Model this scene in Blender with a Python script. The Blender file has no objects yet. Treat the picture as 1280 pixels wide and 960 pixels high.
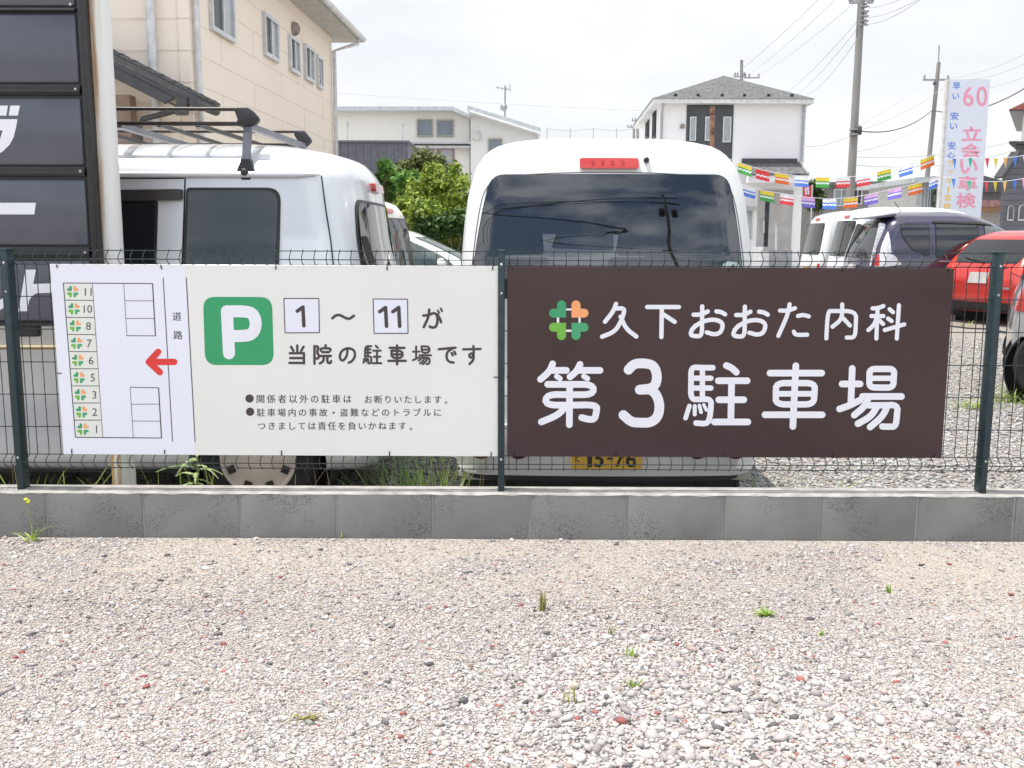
import bpy, bmesh, math, random
import numpy as np
from mathutils import Vector, Matrix

random.seed(7)
rng = np.random.default_rng(7)
scene = bpy.context.scene
col = scene.collection
R = math.radians

# ------------------------------------------------------------------ camera
CAMZ = 1.24
F = 1230.0                       # focal length in photo pixels (photo 1280 x 960)
PITCH, ROLL, YAW = 0.1482, 0.00335, 0.00294
cp, sp = math.cos(PITCH), math.sin(PITCH)
_f = Vector((0, cp, -sp)); _u = Vector((0, sp, cp)); _r = Vector((1, 0, 0))
_r2 = _r * math.cos(ROLL) + _u * math.sin(ROLL)
_u2 = -_r * math.sin(ROLL) + _u * math.cos(ROLL)
_Y = Matrix.Rotation(YAW, 3, 'Z')
CR, CU, CF = _Y @ _r2, _Y @ _u2, _Y @ _f
cam_d = bpy.data.cameras.new('camera')
cam = bpy.data.objects.new('camera', cam_d)
col.objects.link(cam)
cam.matrix_world = Matrix(((CR.x, CU.x, -CF.x, 0), (CR.y, CU.y, -CF.y, 0), (CR.z, CU.z, -CF.z, CAMZ), (0, 0, 0, 1)))
cam_d.sensor_width = 36.0
cam_d.lens = 36.0 * F / 1280.0
cam_d.clip_start = 0.05
cam_d.clip_end = 2000
scene.camera = cam

# ------------------------------------------------------------------ sky, sun, exposure
SUN_EL, SUN_AZ = 75.0, 273.0      # azimuth clockwise from +Y (high midsummer sun, along the fence from the left)
sun_dir = Vector((math.cos(R(SUN_EL)) * math.sin(R(SUN_AZ)), math.cos(R(SUN_EL)) * math.cos(R(SUN_AZ)), math.sin(R(SUN_EL))))
world = bpy.data.worlds.new('World'); scene.world = world; world.use_nodes = True
nt = world.node_tree; nt.nodes.clear()
def wn(t, **k):
    n = nt.nodes.new(t)
    for a, b in k.items(): setattr(n, a, b)
    return n
out = wn('ShaderNodeOutputWorld'); bg = wn('ShaderNodeBackground')
sky = wn('ShaderNodeTexSky', sky_type='NISHITA', sun_disc=False)
sky.sun_elevation = R(SUN_EL); sky.sun_rotation = R(SUN_AZ); sky.air_density = 1.2; sky.dust_density = 2.0
tc = wn('ShaderNodeTexCoord'); mp = wn('ShaderNodeMapping'); mp.inputs['Scale'].default_value = (1.0, 1.0, 2.6)
n1 = wn('ShaderNodeTexNoise'); n1.inputs['Scale'].default_value = 2.3; n1.inputs['Detail'].default_value = 8; n1.inputs['Roughness'].default_value = .55
n2 = wn('ShaderNodeTexNoise'); n2.inputs['Scale'].default_value = 4.2; n2.inputs['Detail'].default_value = 7
r1 = wn('ShaderNodeValToRGB'); r1.color_ramp.elements[0].position = .36; r1.color_ramp.elements[0].color = (.84, .84, .84, 1); r1.color_ramp.elements[1].position = .60; r1.color_ramp.elements[1].color = (1, 1, 1, 1)
r2 = wn('ShaderNodeValToRGB'); r2.color_ramp.elements[0].position = .34; r2.color_ramp.elements[0].color = (4.9, 5.05, 5.3, 1); r2.color_ramp.elements[1].position = .60; r2.color_ramp.elements[1].color = (5.6, 5.7, 5.8, 1)
mx = wn('ShaderNodeMix', data_type='RGBA')
nt.links.new(tc.outputs['Generated'], mp.inputs['Vector'])
nt.links.new(mp.outputs[0], n1.inputs['Vector']); nt.links.new(mp.outputs[0], n2.inputs['Vector'])
nt.links.new(n1.outputs['Fac'], r1.inputs[0]); nt.links.new(n2.outputs['Fac'], r2.inputs[0])
sxyz = wn('ShaderNodeSeparateXYZ'); nt.links.new(tc.outputs['Generated'], sxyz.inputs[0])
mrg = wn('ShaderNodeMapRange'); mrg.inputs['From Min'].default_value = -.05; mrg.inputs['From Max'].default_value = -.45
nt.links.new(sxyz.outputs[1], mrg.inputs['Value'])
r3 = wn('ShaderNodeValToRGB'); r3.color_ramp.elements[0].position = .41; r3.color_ramp.elements[0].color = (.06, .06, .06, 1); r3.color_ramp.elements[1].position = .54; r3.color_ramp.elements[1].color = (.95, .95, .95, 1)
nt.links.new(n1.outputs['Fac'], r3.inputs[0])
mxf = wn('ShaderNodeMix', data_type='RGBA'); nt.links.new(mrg.outputs[0], mxf.inputs['Factor']); nt.links.new(r1.outputs[0], mxf.inputs['A']); nt.links.new(r3.outputs[0], mxf.inputs['B'])
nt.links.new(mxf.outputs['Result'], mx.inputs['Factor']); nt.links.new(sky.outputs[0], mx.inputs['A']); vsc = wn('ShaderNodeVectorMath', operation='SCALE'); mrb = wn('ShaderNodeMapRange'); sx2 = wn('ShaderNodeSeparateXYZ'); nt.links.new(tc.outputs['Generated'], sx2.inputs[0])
mrb.inputs['From Min'].default_value = .1; mrb.inputs['From Max'].default_value = -.4; mrb.inputs['To Min'].default_value = 1.0; mrb.inputs['To Max'].default_value = 1.75    # extra cloud brightness added behind the camera to light the faces turned toward it
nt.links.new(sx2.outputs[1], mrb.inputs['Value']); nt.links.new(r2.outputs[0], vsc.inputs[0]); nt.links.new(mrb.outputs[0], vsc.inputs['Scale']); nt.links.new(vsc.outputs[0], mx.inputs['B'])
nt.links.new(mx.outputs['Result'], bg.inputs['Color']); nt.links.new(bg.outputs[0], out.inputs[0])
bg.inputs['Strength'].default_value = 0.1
sd = bpy.data.lights.new('sun', 'SUN'); sd.energy = 3.0; sd.angle = R(0.6); sd.color = (1.0, .955, .89)
so = bpy.data.objects.new('sun', sd); col.objects.link(so); so.location = (-6, -3, 12)
so.rotation_euler = (-sun_dir).to_track_quat('-Z', 'Y').to_euler()
vs = scene.view_settings; vs.view_transform = 'Standard'; vs.look = 'None'; vs.gamma = 1; vs.use_curve_mapping = False; vs.exposure = 0.88
scene.cycles.max_bounces = 8; scene.cycles.transparent_max_bounces = 12

# ------------------------------------------------------------------ photo geometry -> world
CAM = Vector((0, 0, CAMZ))
def ray(px, py): return CR * ((px - 640) / F) + CU * ((480 - py) / F) + CF
def at(px, py, Y):
    d = ray(px, py); return CAM + d * (Y / d.y)
def atz(px, py, z):
    d = ray(px, py); return CAM + d * ((z - CAMZ) / d.z)
GZ = -0.21                       # level of the car park behind the low wall
def gz(Y): return GZ + 0.0105 * min(max(Y - 6, 0), 12)

# ------------------------------------------------------------------ materials
MATS = {}
def new_mat(name):
    m = bpy.data.materials.new(name); m.use_nodes = True
    return m, m.node_tree, m.node_tree.nodes['Principled BSDF']
def M(name, c=None, rough=.6, metal=0, var=.12, scale=8, bump=0, bscale=60, coat=0, spec=.5, bdist=.004, stretch=(1, 1, 1), dark=None):
    """a surface colour with a little procedural unevenness in colour and gloss"""
    if name in MATS: return MATS[name]
    m, t, b = new_mat(name)
    tcn = t.nodes.new('ShaderNodeTexCoord'); mpn = t.nodes.new('ShaderNodeMapping'); mpn.inputs['Scale'].default_value = stretch
    t.links.new(tcn.outputs['Object'], mpn.inputs[0])
    nz = t.nodes.new('ShaderNodeTexNoise'); nz.inputs['Scale'].default_value = scale; nz.inputs['Detail'].default_value = 6
    t.links.new(mpn.outputs[0], nz.inputs['Vector'])
    rp = t.nodes.new('ShaderNodeValToRGB')
    d = dark or tuple(x * (1 - var * 1.6) for x in c)
    rp.color_ramp.elements[0].position = .32; rp.color_ramp.elements[0].color = (*d, 1)
    rp.color_ramp.elements[1].position = .62; rp.color_ramp.elements[1].color = (*[min(1, x * (1 + var * .4)) for x in c], 1)
    t.links.new(nz.outputs['Fac'], rp.inputs[0]); t.links.new(rp.outputs[0], b.inputs['Base Color'])
    b.inputs['Roughness'].default_value = rough; b.inputs['Metallic'].default_value = metal
    b.inputs['Coat Weight'].default_value = coat; b.inputs['Coat Roughness'].default_value = .04; b.inputs['Specular IOR Level'].default_value = spec
    if bump:
        n2 = t.nodes.new('ShaderNodeTexNoise'); n2.inputs['Scale'].default_value = bscale; n2.inputs['Detail'].default_value = 4
        t.links.new(mpn.outputs[0], n2.inputs['Vector'])
        bp = t.nodes.new('ShaderNodeBump'); bp.inputs['Strength'].default_value = bump; bp.inputs['Distance'].default_value = bdist
        t.links.new(n2.outputs['Fac'], bp.inputs['Height']); t.links.new(bp.outputs[0], b.inputs['Normal'])
    MATS[name] = m
    return m
def attr_mat(name, rough=.7, trans=0, spec=.4):
    if name in MATS: return MATS[name]
    m, t, b = new_mat(name)
    a = t.nodes.new('ShaderNodeAttribute'); a.attribute_name = 'tint'
    t.links.new(a.outputs['Color'], b.inputs['Base Color']); b.inputs['Roughness'].default_value = rough; b.inputs['Specular IOR Level'].default_value = spec
    if trans:
        o = [n for n in t.nodes if n.type == 'OUTPUT_MATERIAL'][0]
        tr = t.nodes.new('ShaderNodeBsdfTranslucent'); t.links.new(a.outputs['Color'], tr.inputs['Color'])
        mxs = t.nodes.new('ShaderNodeMixShader'); mxs.inputs[0].default_value = trans
        t.links.new(b.outputs[0], mxs.inputs[1]); t.links.new(tr.outputs[0], mxs.inputs[2]); t.links.new(mxs.outputs[0], o.inputs[0])
    MATS[name] = m
    return m
def see_through_glass(name, tint):
    if name in MATS: return MATS[name]
    m, t, b = new_mat(name)
    o = [n for n in t.nodes if n.type == 'OUTPUT_MATERIAL'][0]; t.nodes.remove(b)
    tr = t.nodes.new('ShaderNodeBsdfTransparent'); tr.inputs[0].default_value = (*tint, 1)
    gl = t.nodes.new('ShaderNodeBsdfGlossy'); gl.inputs['Roughness'].default_value = .015; gl.inputs[0].default_value = (.9, .93, 1, 1)
    fr = t.nodes.new('ShaderNodeFresnel'); fr.inputs[0].default_value = 1.55
    ad = t.nodes.new('ShaderNodeMath'); ad.operation = 'ADD'; ad.inputs[1].default_value = .055
    t.links.new(fr.outputs[0], ad.inputs[0])
    mxs = t.nodes.new('ShaderNodeMixShader')
    t.links.new(ad.outputs[0], mxs.inputs[0]); t.links.new(tr.outputs[0], mxs.inputs[1]); t.links.new(gl.outputs[0], mxs.inputs[2]); t.links.new(mxs.outputs[0], o.inputs[0])
    MATS[name] = m
    return m

# ------------------------------------------------------------------ objects
def props(o, label=None, cat=None, group=None, kind=None):
    for k, v in (('label', label), ('category', cat), ('group', group), ('kind', kind)):
        if v: o[k] = v
    return o
def thing(name, label, cat, loc, rz=0, group=None):
    o = bpy.data.objects.new(name, None); col.objects.link(o); o.location = loc; o.rotation_euler = (0, 0, rz); o.empty_display_size = .1
    return props(o, label, cat, group)
def root_matrix(o):
    m = Matrix.Identity(4)
    while o is not None:
        m = (Matrix.Translation(o.location) @ o.rotation_euler.to_matrix().to_4x4()) @ m
        o = o.parent
    return m
class MB:
    def __init__(s): s.v = []; s.f = []; s.mi = []; s.cur = 0
    def add(s, vs, fs):
        n = len(s.v); s.v.extend([tuple(p) for p in vs]); s.f.extend([tuple(i + n for i in f) for f in fs]); s.mi.extend([s.cur] * len(fs)); return s
    def box(s, x0, x1, y0, y1, z0, z1):
        return s.add([(x0, y0, z0), (x1, y0, z0), (x1, y1, z0), (x0, y1, z0), (x0, y0, z1), (x1, y0, z1), (x1, y1, z1), (x0, y1, z1)],
                     [(0, 3, 2, 1), (4, 5, 6, 7), (0, 1, 5, 4), (1, 2, 6, 5), (2, 3, 7, 6), (3, 0, 4, 7)])
    def hexa(s, a, b):
        """two quads a (front) and b (back), four points each"""
        return s.add(list(a) + list(b), [(0, 1, 2, 3), (7, 6, 5, 4), (0, 4, 5, 1), (1, 5, 6, 2), (2, 6, 7, 3), (3, 7, 4, 0)])
    def prism(s, pts, d):
        """planar polygon extruded along vector d"""
        n = len(pts); d = Vector(d); a = [Vector(p) for p in pts]; b = [p + d for p in a]
        return s.add(a + b, [tuple(range(n)), tuple(range(2 * n - 1, n - 1, -1))] + [(i, i + n, (i + 1) % n + n, (i + 1) % n) for i in range(n)])
    def poly(s, pts): return s.add(pts, [tuple(range(len(pts)))])
    def tube(s, pts, r, n=6, caps=True):
        pts = [Vector(p) for p in pts]; rs = r if isinstance(r, (list, tuple)) else [r] * len(pts)
        V = []; Fc = []; up = None
        for i, p in enumerate(pts):
            t = (pts[min(i + 1, len(pts) - 1)] - pts[max(i - 1, 0)]).normalized()
            if up is None:
                up = Vector((0, 0, 1)) if abs(t.z) < .9 else Vector((0, 1, 0))
            u = (up - t * up.dot(t)).normalized(); w = t.cross(u); up = u
            for k in range(n):
                a = 2 * math.pi * (k + .5) / n; V.append(p + (u * math.cos(a) + w * math.sin(a)) * rs[i])
        for i in range(len(pts) - 1):
            for k in range(n):
                Fc.append((i * n + k, i * n + (k + 1) % n, (i + 1) * n + (k + 1) % n, (i + 1) * n + k))
        if caps: Fc += [tuple(range(n - 1, -1, -1)), tuple(range((len(pts) - 1) * n, len(pts) * n))]
        return s.add(V, Fc)
    def bar(s, p, q, w, h, up=(0, 0, 1)):
        p, q = Vector(p), Vector(q); t = (q - p).normalized(); upv = Vector(up); sd_ = t.cross(upv).normalized(); u = sd_.cross(t)
        c = lambda o: [o - sd_ * w / 2 - u * h / 2, o + sd_ * w / 2 - u * h / 2, o + sd_ * w / 2 + u * h / 2, o - sd_ * w / 2 + u * h / 2]
        return s.hexa(c(p), c(q))
    def lathe(s, prof, c, axis='z', n=32, caps=True):
        """profile (r, h) spun about an axis through c"""
        V = []; Fc = []; c = Vector(c)
        for (r, h) in prof:
            for k in range(n):
                a = 2 * math.pi * k / n; x, y = r * math.cos(a), r * math.sin(a)
                V.append(c + (Vector((x, y, h)) if axis == 'z' else Vector((h, x, y)) if axis == 'x' else Vector((x, h, y))))
        m = len(prof)
        for i in range(m - 1):
            for k in range(n): Fc.append((i * n + k, i * n + (k + 1) % n, (i + 1) * n + (k + 1) % n, (i + 1) * n + k))
        if caps: Fc += [tuple(range(n)), tuple(range((m - 1) * n, m * n))]
        return s.add(V, Fc)
    def build(s, name, mats, parent=None, bevel=0, smooth=None, local=False, recalc=True, segs=2):
        V = s.v
        if parent is not None and not local:
            inv = root_matrix(parent).inverted(); V = [tuple(inv @ Vector(p)) for p in V]
        me = bpy.data.meshes.new(name); me.from_pydata(V, [], s.f)
        mats = mats if isinstance(mats, (list, tuple)) else [mats]
        for m in mats: me.materials.append(m)
        if len(mats) > 1: me.polygons.foreach_set('material_index', s.mi)
        if bevel or recalc:
            bm = bmesh.new(); bm.from_mesh(me)
            if recalc: bmesh.ops.recalc_face_normals(bm, faces=bm.faces)
            if bevel:
                es = [e for e in bm.edges if len(e.link_faces) == 2 and e.calc_face_angle(0) > .35]
                bmesh.ops.bevel(bm, geom=es, offset=bevel, offset_type='OFFSET', segments=segs, profile=.5, affect='EDGES', clamp_overlap=True)
            bm.to_mesh(me); bm.free()
        if smooth is not None:
            me.shade_smooth(); me.set_sharp_from_angle(angle=R(smooth))
        o = bpy.data.objects.new(name, me); col.objects.link(o)
        if parent is not None: o.parent = parent
        return o
def tint_mesh(name, V, Fc, colours, mat, parent=None, smooth=False):
    """numpy mesh with one colour per vertex; Fc rows of equal length"""
    V = np.asarray(V, dtype=np.float32); Fc = np.asarray(Fc, dtype=np.int32)
    me = bpy.data.meshes.new(name); nf, k = Fc.shape
    me.vertices.add(len(V)); me.vertices.foreach_set('co', V.ravel())
    me.loops.add(nf * k); me.loops.foreach_set('vertex_index', Fc.ravel())
    me.polygons.add(nf); me.polygons.foreach_set('loop_start', np.arange(0, nf * k, k, dtype=np.int32))
    a = me.attributes.new('tint', 'FLOAT_COLOR', 'POINT')
    cc = np.ones((len(V), 4), dtype=np.float32); cc[:, :3] = colours; a.data.foreach_set('color', cc.ravel())
    me.materials.append(mat); me.update(calc_edges=True); me.validate()
    if smooth: me.shade_smooth()
    o = bpy.data.objects.new(name, me); col.objects.link(o)
    if parent is not None:
        o.parent = parent; o.matrix_parent_inverse = root_matrix(parent).inverted()
    return o

# ------------------------------------------------------------------ writing
def chaikin(p, it=2, closed=False):
    for _ in range(it):
        q = []
        n = len(p)
        if not closed: q.append(p[0])
        for i in range(n if closed else n - 1):
            a, b = p[i], p[(i + 1) % n]
            q += [(a[0] * .75 + b[0] * .25, a[1] * .75 + b[1] * .25), (a[0] * .25 + b[0] * .75, a[1] * .25 + b[1] * .75)]
        if not closed: q.append(p[-1])
        p = q
    return p
def stroke2d(pts, w, closed=False, cap=True):
    """a round-ended pen stroke as vertices and faces in 2D"""
    p = chaikin([tuple(q) for q in pts], 2, closed) if len(pts) > 2 else [tuple(q) for q in pts]
    P = [np.array(q, float) for q in p]; n = len(P); V = []; Fc = []; h = w / 2
    for i in range(n):
        a = P[(i - 1) % n] if closed else P[max(i - 1, 0)]; b = P[(i + 1) % n] if closed else P[min(i + 1, n - 1)]
        t = b - a; t = t / (np.linalg.norm(t) + 1e-9); nrm = np.array([-t[1], t[0]])
        V += [P[i] + nrm * h, P[i] - nrm * h]
    for i in range(n if closed else n - 1):
        j = (i + 1) % n; Fc.append((2 * i, 2 * i + 1, 2 * j + 1, 2 * j))
    if cap and not closed:
        for e, o in ((0, 1), (n - 1, n - 2)):
            d = P[e] - P[o]; a0 = math.atan2(d[1], d[0]); s0 = len(V)
            for k in range(9):
                a = a0 - math.pi / 2 + math.pi * k / 8; V.append(P[e] + h * np.array([math.cos(a), math.sin(a)]))
            Fc.append(tuple(range(s0, s0 + 9)))
    return [tuple(q) for q in V], Fc
class Plane:
    """photo-pixel coordinates carried to an upright plane at depth Y"""
    def __init__(s, Y, ox=0, oy=0, sc=1.0): s.Y, s.ox, s.oy, s.sc = Y, ox, oy, sc
    def p(s, x, y, d=0): 
        q = at(s.ox + x / s.sc, s.oy + y / s.sc, s.Y); q.y -= d; return q
def strokes(mb, pl, lst, w, d=.0006):
    for k, st in enumerate(lst):
        ww = w; closed = False
        if isinstance(st, dict): ww = st.get('w', w); closed = st.get('c', False); st = st['p']
        V, Fc = stroke2d(st, ww, closed)
        mb.add([pl.p(x, y, d + .00006 * k) for x, y in V], Fc)
_txt = {}
def text_geo(s, bold=0.0):
    if (s, bold) in _txt: return _txt[(s, bold)]
    cu = bpy.data.curves.new('lettering', 'FONT'); cu.body = s; cu.size = 1; cu.offset = bold; cu.resolution_u = 4
    ob = bpy.data.objects.new('lettering', cu); col.objects.link(ob)
    dg = bpy.context.evaluated_depsgraph_get(); me = bpy.data.meshes.new_from_object(ob.evaluated_get(dg))
    V = np.array([v.co[:2] for v in me.vertices]); Fc = [tuple(p.vertices) for p in me.polygons]
    bpy.data.objects.remove(ob); bpy.data.curves.remove(cu); bpy.data.meshes.remove(me)
    _txt[(s, bold)] = (V, Fc); return V, Fc
def write(mb, pl, s, x0, x1, y0, y1, d=.0006, bold=0.0, skew=0):
    """letters fitted into the photo-pixel box x0..x1, y0 (top)..y1 (bottom)"""
    V, Fc = text_geo(s, bold); lo, hi = V.min(0), V.max(0)
    pts = []
    for v in V:
        u = (v[0] - lo[0]) / max(hi[0] - lo[0], 1e-6); w_ = (v[1] - lo[1]) / max(hi[1] - lo[1], 1e-6)
        pts.append(pl.p(x0 + u * (x1 - x0) + skew * w_, y1 + (y0 - y1) * w_, d))
    mb.add(pts, Fc)
def round_poly(pts, r, seg=5):
    out_ = []; n = len(pts); rr = r if isinstance(r, (list, tuple)) else [r] * n
    for i in range(n):
        p = np.array(pts[i], float); a = np.array(pts[i - 1], float); b = np.array(pts[(i + 1) % n], float)
        da, db = a - p, b - p; la, lb = np.linalg.norm(da), np.linalg.norm(db); q = min(rr[i], la * .48, lb * .48)
        A, B = p + da / la * q, p + db / lb * q
        for k in range(seg + 1):
            t = k / seg; out_.append(tuple((1 - t) ** 2 * A + 2 * t * (1 - t) * p + t * t * B))
    return out_

# ------------------------------------------------------------------ ground
def ground_mat(name='packed_gravel', k=1.0, sandc=(.48, .42, .355)):
    m, t, b = new_mat(name)
    L = t.links.new; N = t.nodes.new
    tcn = N('ShaderNodeTexCoord')
    vo = N('ShaderNodeTexVoronoi'); vo.inputs['Scale'].default_value = 95; vo.inputs['Randomness'].default_value = 1
    L(tcn.outputs['Object'], vo.inputs['Vector'])
    sep = N('ShaderNodeSeparateColor'); L(vo.outputs['Color'], sep.inputs[0])
    rp = N('ShaderNodeValToRGB'); e = rp.color_ramp.elements
    e[0].position = 0; e[0].color = (.24 * k, .22 * k, .21 * k, 1); e[1].position = 1; e[1].color = (.52 * k, .48 * k, .45 * k, 1)
    for pos, c in ((.15, (.38, .35, .32)), (.5, (.42, .37, .32)), (.8, (.47, .43, .40))):
        q = e.new(pos); q.color = (*[v * k for v in c], 1)
    L(sep.outputs[0], rp.inputs[0])
    nz = N('ShaderNodeTexNoise'); nz.inputs['Scale'].default_value = .9; nz.inputs['Detail'].default_value = 5
    L(tcn.outputs['Object'], nz.inputs['Vector'])
    r2_ = N('ShaderNodeValToRGB'); r2_.color_ramp.elements[0].position = .44; r2_.color_ramp.elements[1].position = .62
    L(nz.outputs['Fac'], r2_.inputs[0])
    mx_ = N('ShaderNodeMix'); mx_.data_type = 'RGBA'
    mul = N('ShaderNodeMath'); mul.operation = 'MULTIPLY'; mul.inputs[1].default_value = .55; L(r2_.outputs[0], mul.inputs[0])
    L(mul.outputs[0], mx_.inputs['Factor']); L(rp.outputs[0], mx_.inputs['A']); mx_.inputs['B'].default_value = (*sandc, 1)
    L(mx_.outputs['Result'], b.inputs['Base Color']); b.inputs['Roughness'].default_value = .95; b.inputs['Specular IOR Level'].default_value = .2
    bp = N('ShaderNodeBump'); bp.inputs['Strength'].default_value = .9; bp.inputs['Distance'].default_value = .012
    n3 = N('ShaderNodeTexNoise'); n3.inputs['Scale'].default_value = 120; n3.inputs['Detail'].default_value = 3; L(tcn.outputs['Object'], n3.inputs['Vector'])
    sb = N('ShaderNodeMath'); sb.operation = 'SUBTRACT'; L(n3.outputs['Fac'], sb.inputs[0]); L(vo.outputs['Distance'], sb.inputs[1])
    L(sb.outputs[0], bp.inputs['Height']); L(bp.outputs[0], b.inputs['Normal'])
    return m
GM = ground_mat(); GM2 = ground_mat('lot_gravel', .78, (.33, .31, .28))
WALL_F, WALL_B = 3.945, 4.065        # front and back of the low block wall
FY = 4.010                           # fence line
def undul(x, y): return .012 * math.sin(x * 1.3 + y * .7) + .008 * math.sin(x * 3.1 - y * 2.3 + 1)
g = MB(); nx, ny = 90, 44
for j in range(ny + 1):
    for i in range(nx + 1):
        x = -9 + 18 * i / nx; y = -4 + (WALL_F + .03 + 4) * j / ny
        g.v.append((x, y, undul(x, y) * min(1, (4 - y) * 1.2)))
for j in range(ny):
    for i in range(nx):
        a = j * (nx + 1) + i; g.f.append((a, a + 1, a + nx + 2, a + nx + 1)); g.mi.append(0)
o = g.build('gravel_ground', GM, smooth=180); props(o, kind='structure')
b_ = MB(); b_.add([(-60, -14, -.066), (60, -14, -.066), (60, -21, -.095), (-60, -21, -.095)], [(0, 1, 2, 3)])
props(b_.build('road', M('asphalt', (.055, .055, .058), .9, scale=3, bump=.3)), kind='structure')
# the big sheet beneath everything, out to the horizon, and the car park sheet with its slight rise
b_ = MB(); b_.add([(-900, -900, -.62), (900, -900, -.62), (900, 900, -.62), (-900, 900, -.62)], [(0, 1, 2, 3)])
props(b_.build('terrain', M('terrain_earth', (.36, .34, .30), .95, scale=.2)), kind='structure')
b_ = MB(); b_.add([(-9, -4, 0), (-9, -60, -.3), (9, -60, -.3), (9, -4, 0), (-60, -60, -.3), (-60, 3.9, -.3), (-9, WALL_F, 0), (60, -60, -.3), (60, 3.9, -.3), (9, WALL_F, 0)],
                  [(0, 1, 2, 3), (4, 5, 6, 0, 1), (3, 2, 7, 8, 9)])
props(b_.build('gravel_apron', GM), kind='structure')
b_ = MB(); ys = [4.02, 6, 10, 14, 18, 30]
for yy in ys: b_.v += [(-40, yy, gz(yy)), (40, yy, gz(yy))]
for i in range(len(ys) - 1): b_.f.append((2 * i, 2 * i + 1, 2 * i + 3, 2 * i + 2)); b_.mi.append(0)
props(b_.build('parking_lot_gravel', GM2), kind='structure')
b_ = MB(); b_.add([(-300, 29.9, -.09), (300, 29.9, -.09), (300, 300, .2), (-300, 300, .2)], [(0, 1, 2, 3)])
props(b_.build('concrete_yard', M('pale_concrete', (.52, .51, .49), .9, scale=3, bump=.3)), kind='structure')

# loose stones, every one real geometry
ICO_V = []; 
_t = (1 + 5 ** .5) / 2
for a, b in ((-1, _t), (1, _t), (-1, -_t), (1, -_t)): ICO_V += [(a, b, 0)]
for a, b in ((-1, _t), (1, _t), (-1, -_t), (1, -_t)): ICO_V += [(0, a, b)]
for a, b in ((-1, _t), (1, _t), (-1, -_t), (1, -_t)): ICO_V += [(b, 0, a)]
ICO_V = np.array(ICO_V) / math.sqrt(1 + _t * _t)
from mathutils import geometry as _g
_bm = bmesh.new(); _vs = [_bm.verts.new(v) for v in ICO_V]; _res = bmesh.ops.convex_hull(_bm, input=_vs)
_bm.verts.index_update(); ICO_F = np.array([[v.index for v in f.verts] for f in _bm.faces]); ICO_V = np.array([v.co[:] for v in _bm.verts]); _bm.free()
PAL = np.array([(.565, .54, .53), (.53, .485, .475), (.51, .455, .42), (.43, .39, .39), (.32, .295, .30), (.13, .125, .13), (.37, .13, .12), (.46, .36, .33), (.59, .57, .56), (.31, .31, .29)])
PW = np.array([.255, .20, .135, .14, .105, .04, .015, .022, .05, .02]); PW = PW / PW.sum()
def vnoise(x, y, s, seed):
    r_ = np.random.default_rng(seed); G = r_.uniform(0, 1, (64, 64)); u, v = x * s + 20, y * s + 20
    iu, iv = np.floor(u).astype(int), np.floor(v).astype(int); fu, fv = u - iu, v - iv; fu = fu * fu * (3 - 2 * fu); fv = fv * fv * (3 - 2 * fv)
    g_ = lambda a, b: G[a % 64, b % 64]
    return (g_(iu, iv) * (1 - fu) + g_(iu + 1, iv) * fu) * (1 - fv) + (g_(iu, iv + 1) * (1 - fu) + g_(iu + 1, iv + 1) * fu) * fv
def stones(name, x, y, z, r, mat, grey=0):
    n = len(x); nv = len(ICO_V)
    V = np.repeat(ICO_V[None], n, 0) * (1 + rng.uniform(-.36, .34, (n, nv, 1)))
    V = V * np.stack([rng.uniform(.85, 1.5, n), rng.uniform(.65, 1.1, n), rng.uniform(.4, .8, n)], 1)[:, None, :]
    a = rng.uniform(0, 2 * np.pi, n); tl = rng.normal(0, .3, n)
    ca, sa, ct, st = np.cos(a), np.sin(a), np.cos(tl), np.sin(tl)
    X, Y_, Z = V[..., 0], V[..., 1], V[..., 2]
    Y2, Z2 = Y_ * ct[:, None] - Z * st[:, None], Y_ * st[:, None] + Z * ct[:, None]
    X3, Y3 = X * ca[:, None] - Y2 * sa[:, None], X * sa[:, None] + Y2 * ca[:, None]
    W = np.stack([X3, Y3, Z2], -1) * r[:, None, None]
    W += np.stack([x, y, z + r * .28], 1)[:, None, :]
    c = PAL[rng.choice(len(PAL), n, p=PW)] * rng.uniform(.70, 1.10, (n, 1))
    c = c * (.86 + .20 * vnoise(x, y, .9, 8) )[:, None]
    if grey: c = c * (1 - grey) + c.mean(1, keepdims=True) * grey * np.array([.80, .80, .80])
    Fc = (ICO_F[None] + (np.arange(n) * nv)[:, None, None]).reshape(-1, 3)
    return tint_mesh(name, W.reshape(-1, 3), Fc, np.repeat(c, nv, 0), mat)
SM = attr_mat('stone', .85, spec=.3)
n = 290000
sy = rng.uniform(1.55, WALL_F - .012, n); sx = rng.uniform(-1, 1, n) * (sy * .56 + .55)
mask = vnoise(sx, sy, 1.7, 3) * .6 + vnoise(sx, sy, 5.0, 4) * .4
coarse = np.clip(1.15 - np.hypot((sx - .55) / .75, (sy - 2.35) / .65), 0, 1)           # washed coarse stones, right of the middle
sand = np.clip((sy - 2.9) / .7, 0, 1) * np.clip((.60 - mask) * 6, 0, 1)
keep = rng.uniform(0, 1, n) > sand * .86
sx, sy, coarse = sx[keep], sy[keep], coarse[keep]
big = rng.uniform(0, 1, len(sx))
sr = np.where(big < .82, rng.uniform(.0019, .0040, len(sx)), np.where(big < .985, rng.uniform(.0036, .0062, len(sx)), rng.uniform(.007, .0115, len(sx))))
sr = sr * (1 + .8 * coarse)
pick = rng.uniform(0, 1, len(sx)) > coarse * .55
sx, sy, sr = sx[pick], sy[pick], sr[pick]
sz = (.012 * np.sin(sx * 1.3 + sy * .7) + .008 * np.sin(sx * 3.1 - sy * 2.3 + 1)) * np.minimum(1, (4 - sy) * 1.2)
no = 60000                                                            # the same gravel carries on to either side, a little coarser
oy = rng.uniform(1.4, WALL_F - .014, no); ox = (oy * .56 + .5 + 1.1 * rng.uniform(0, 1, no) ** 1.3) * rng.choice([-1, 1], no)
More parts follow.
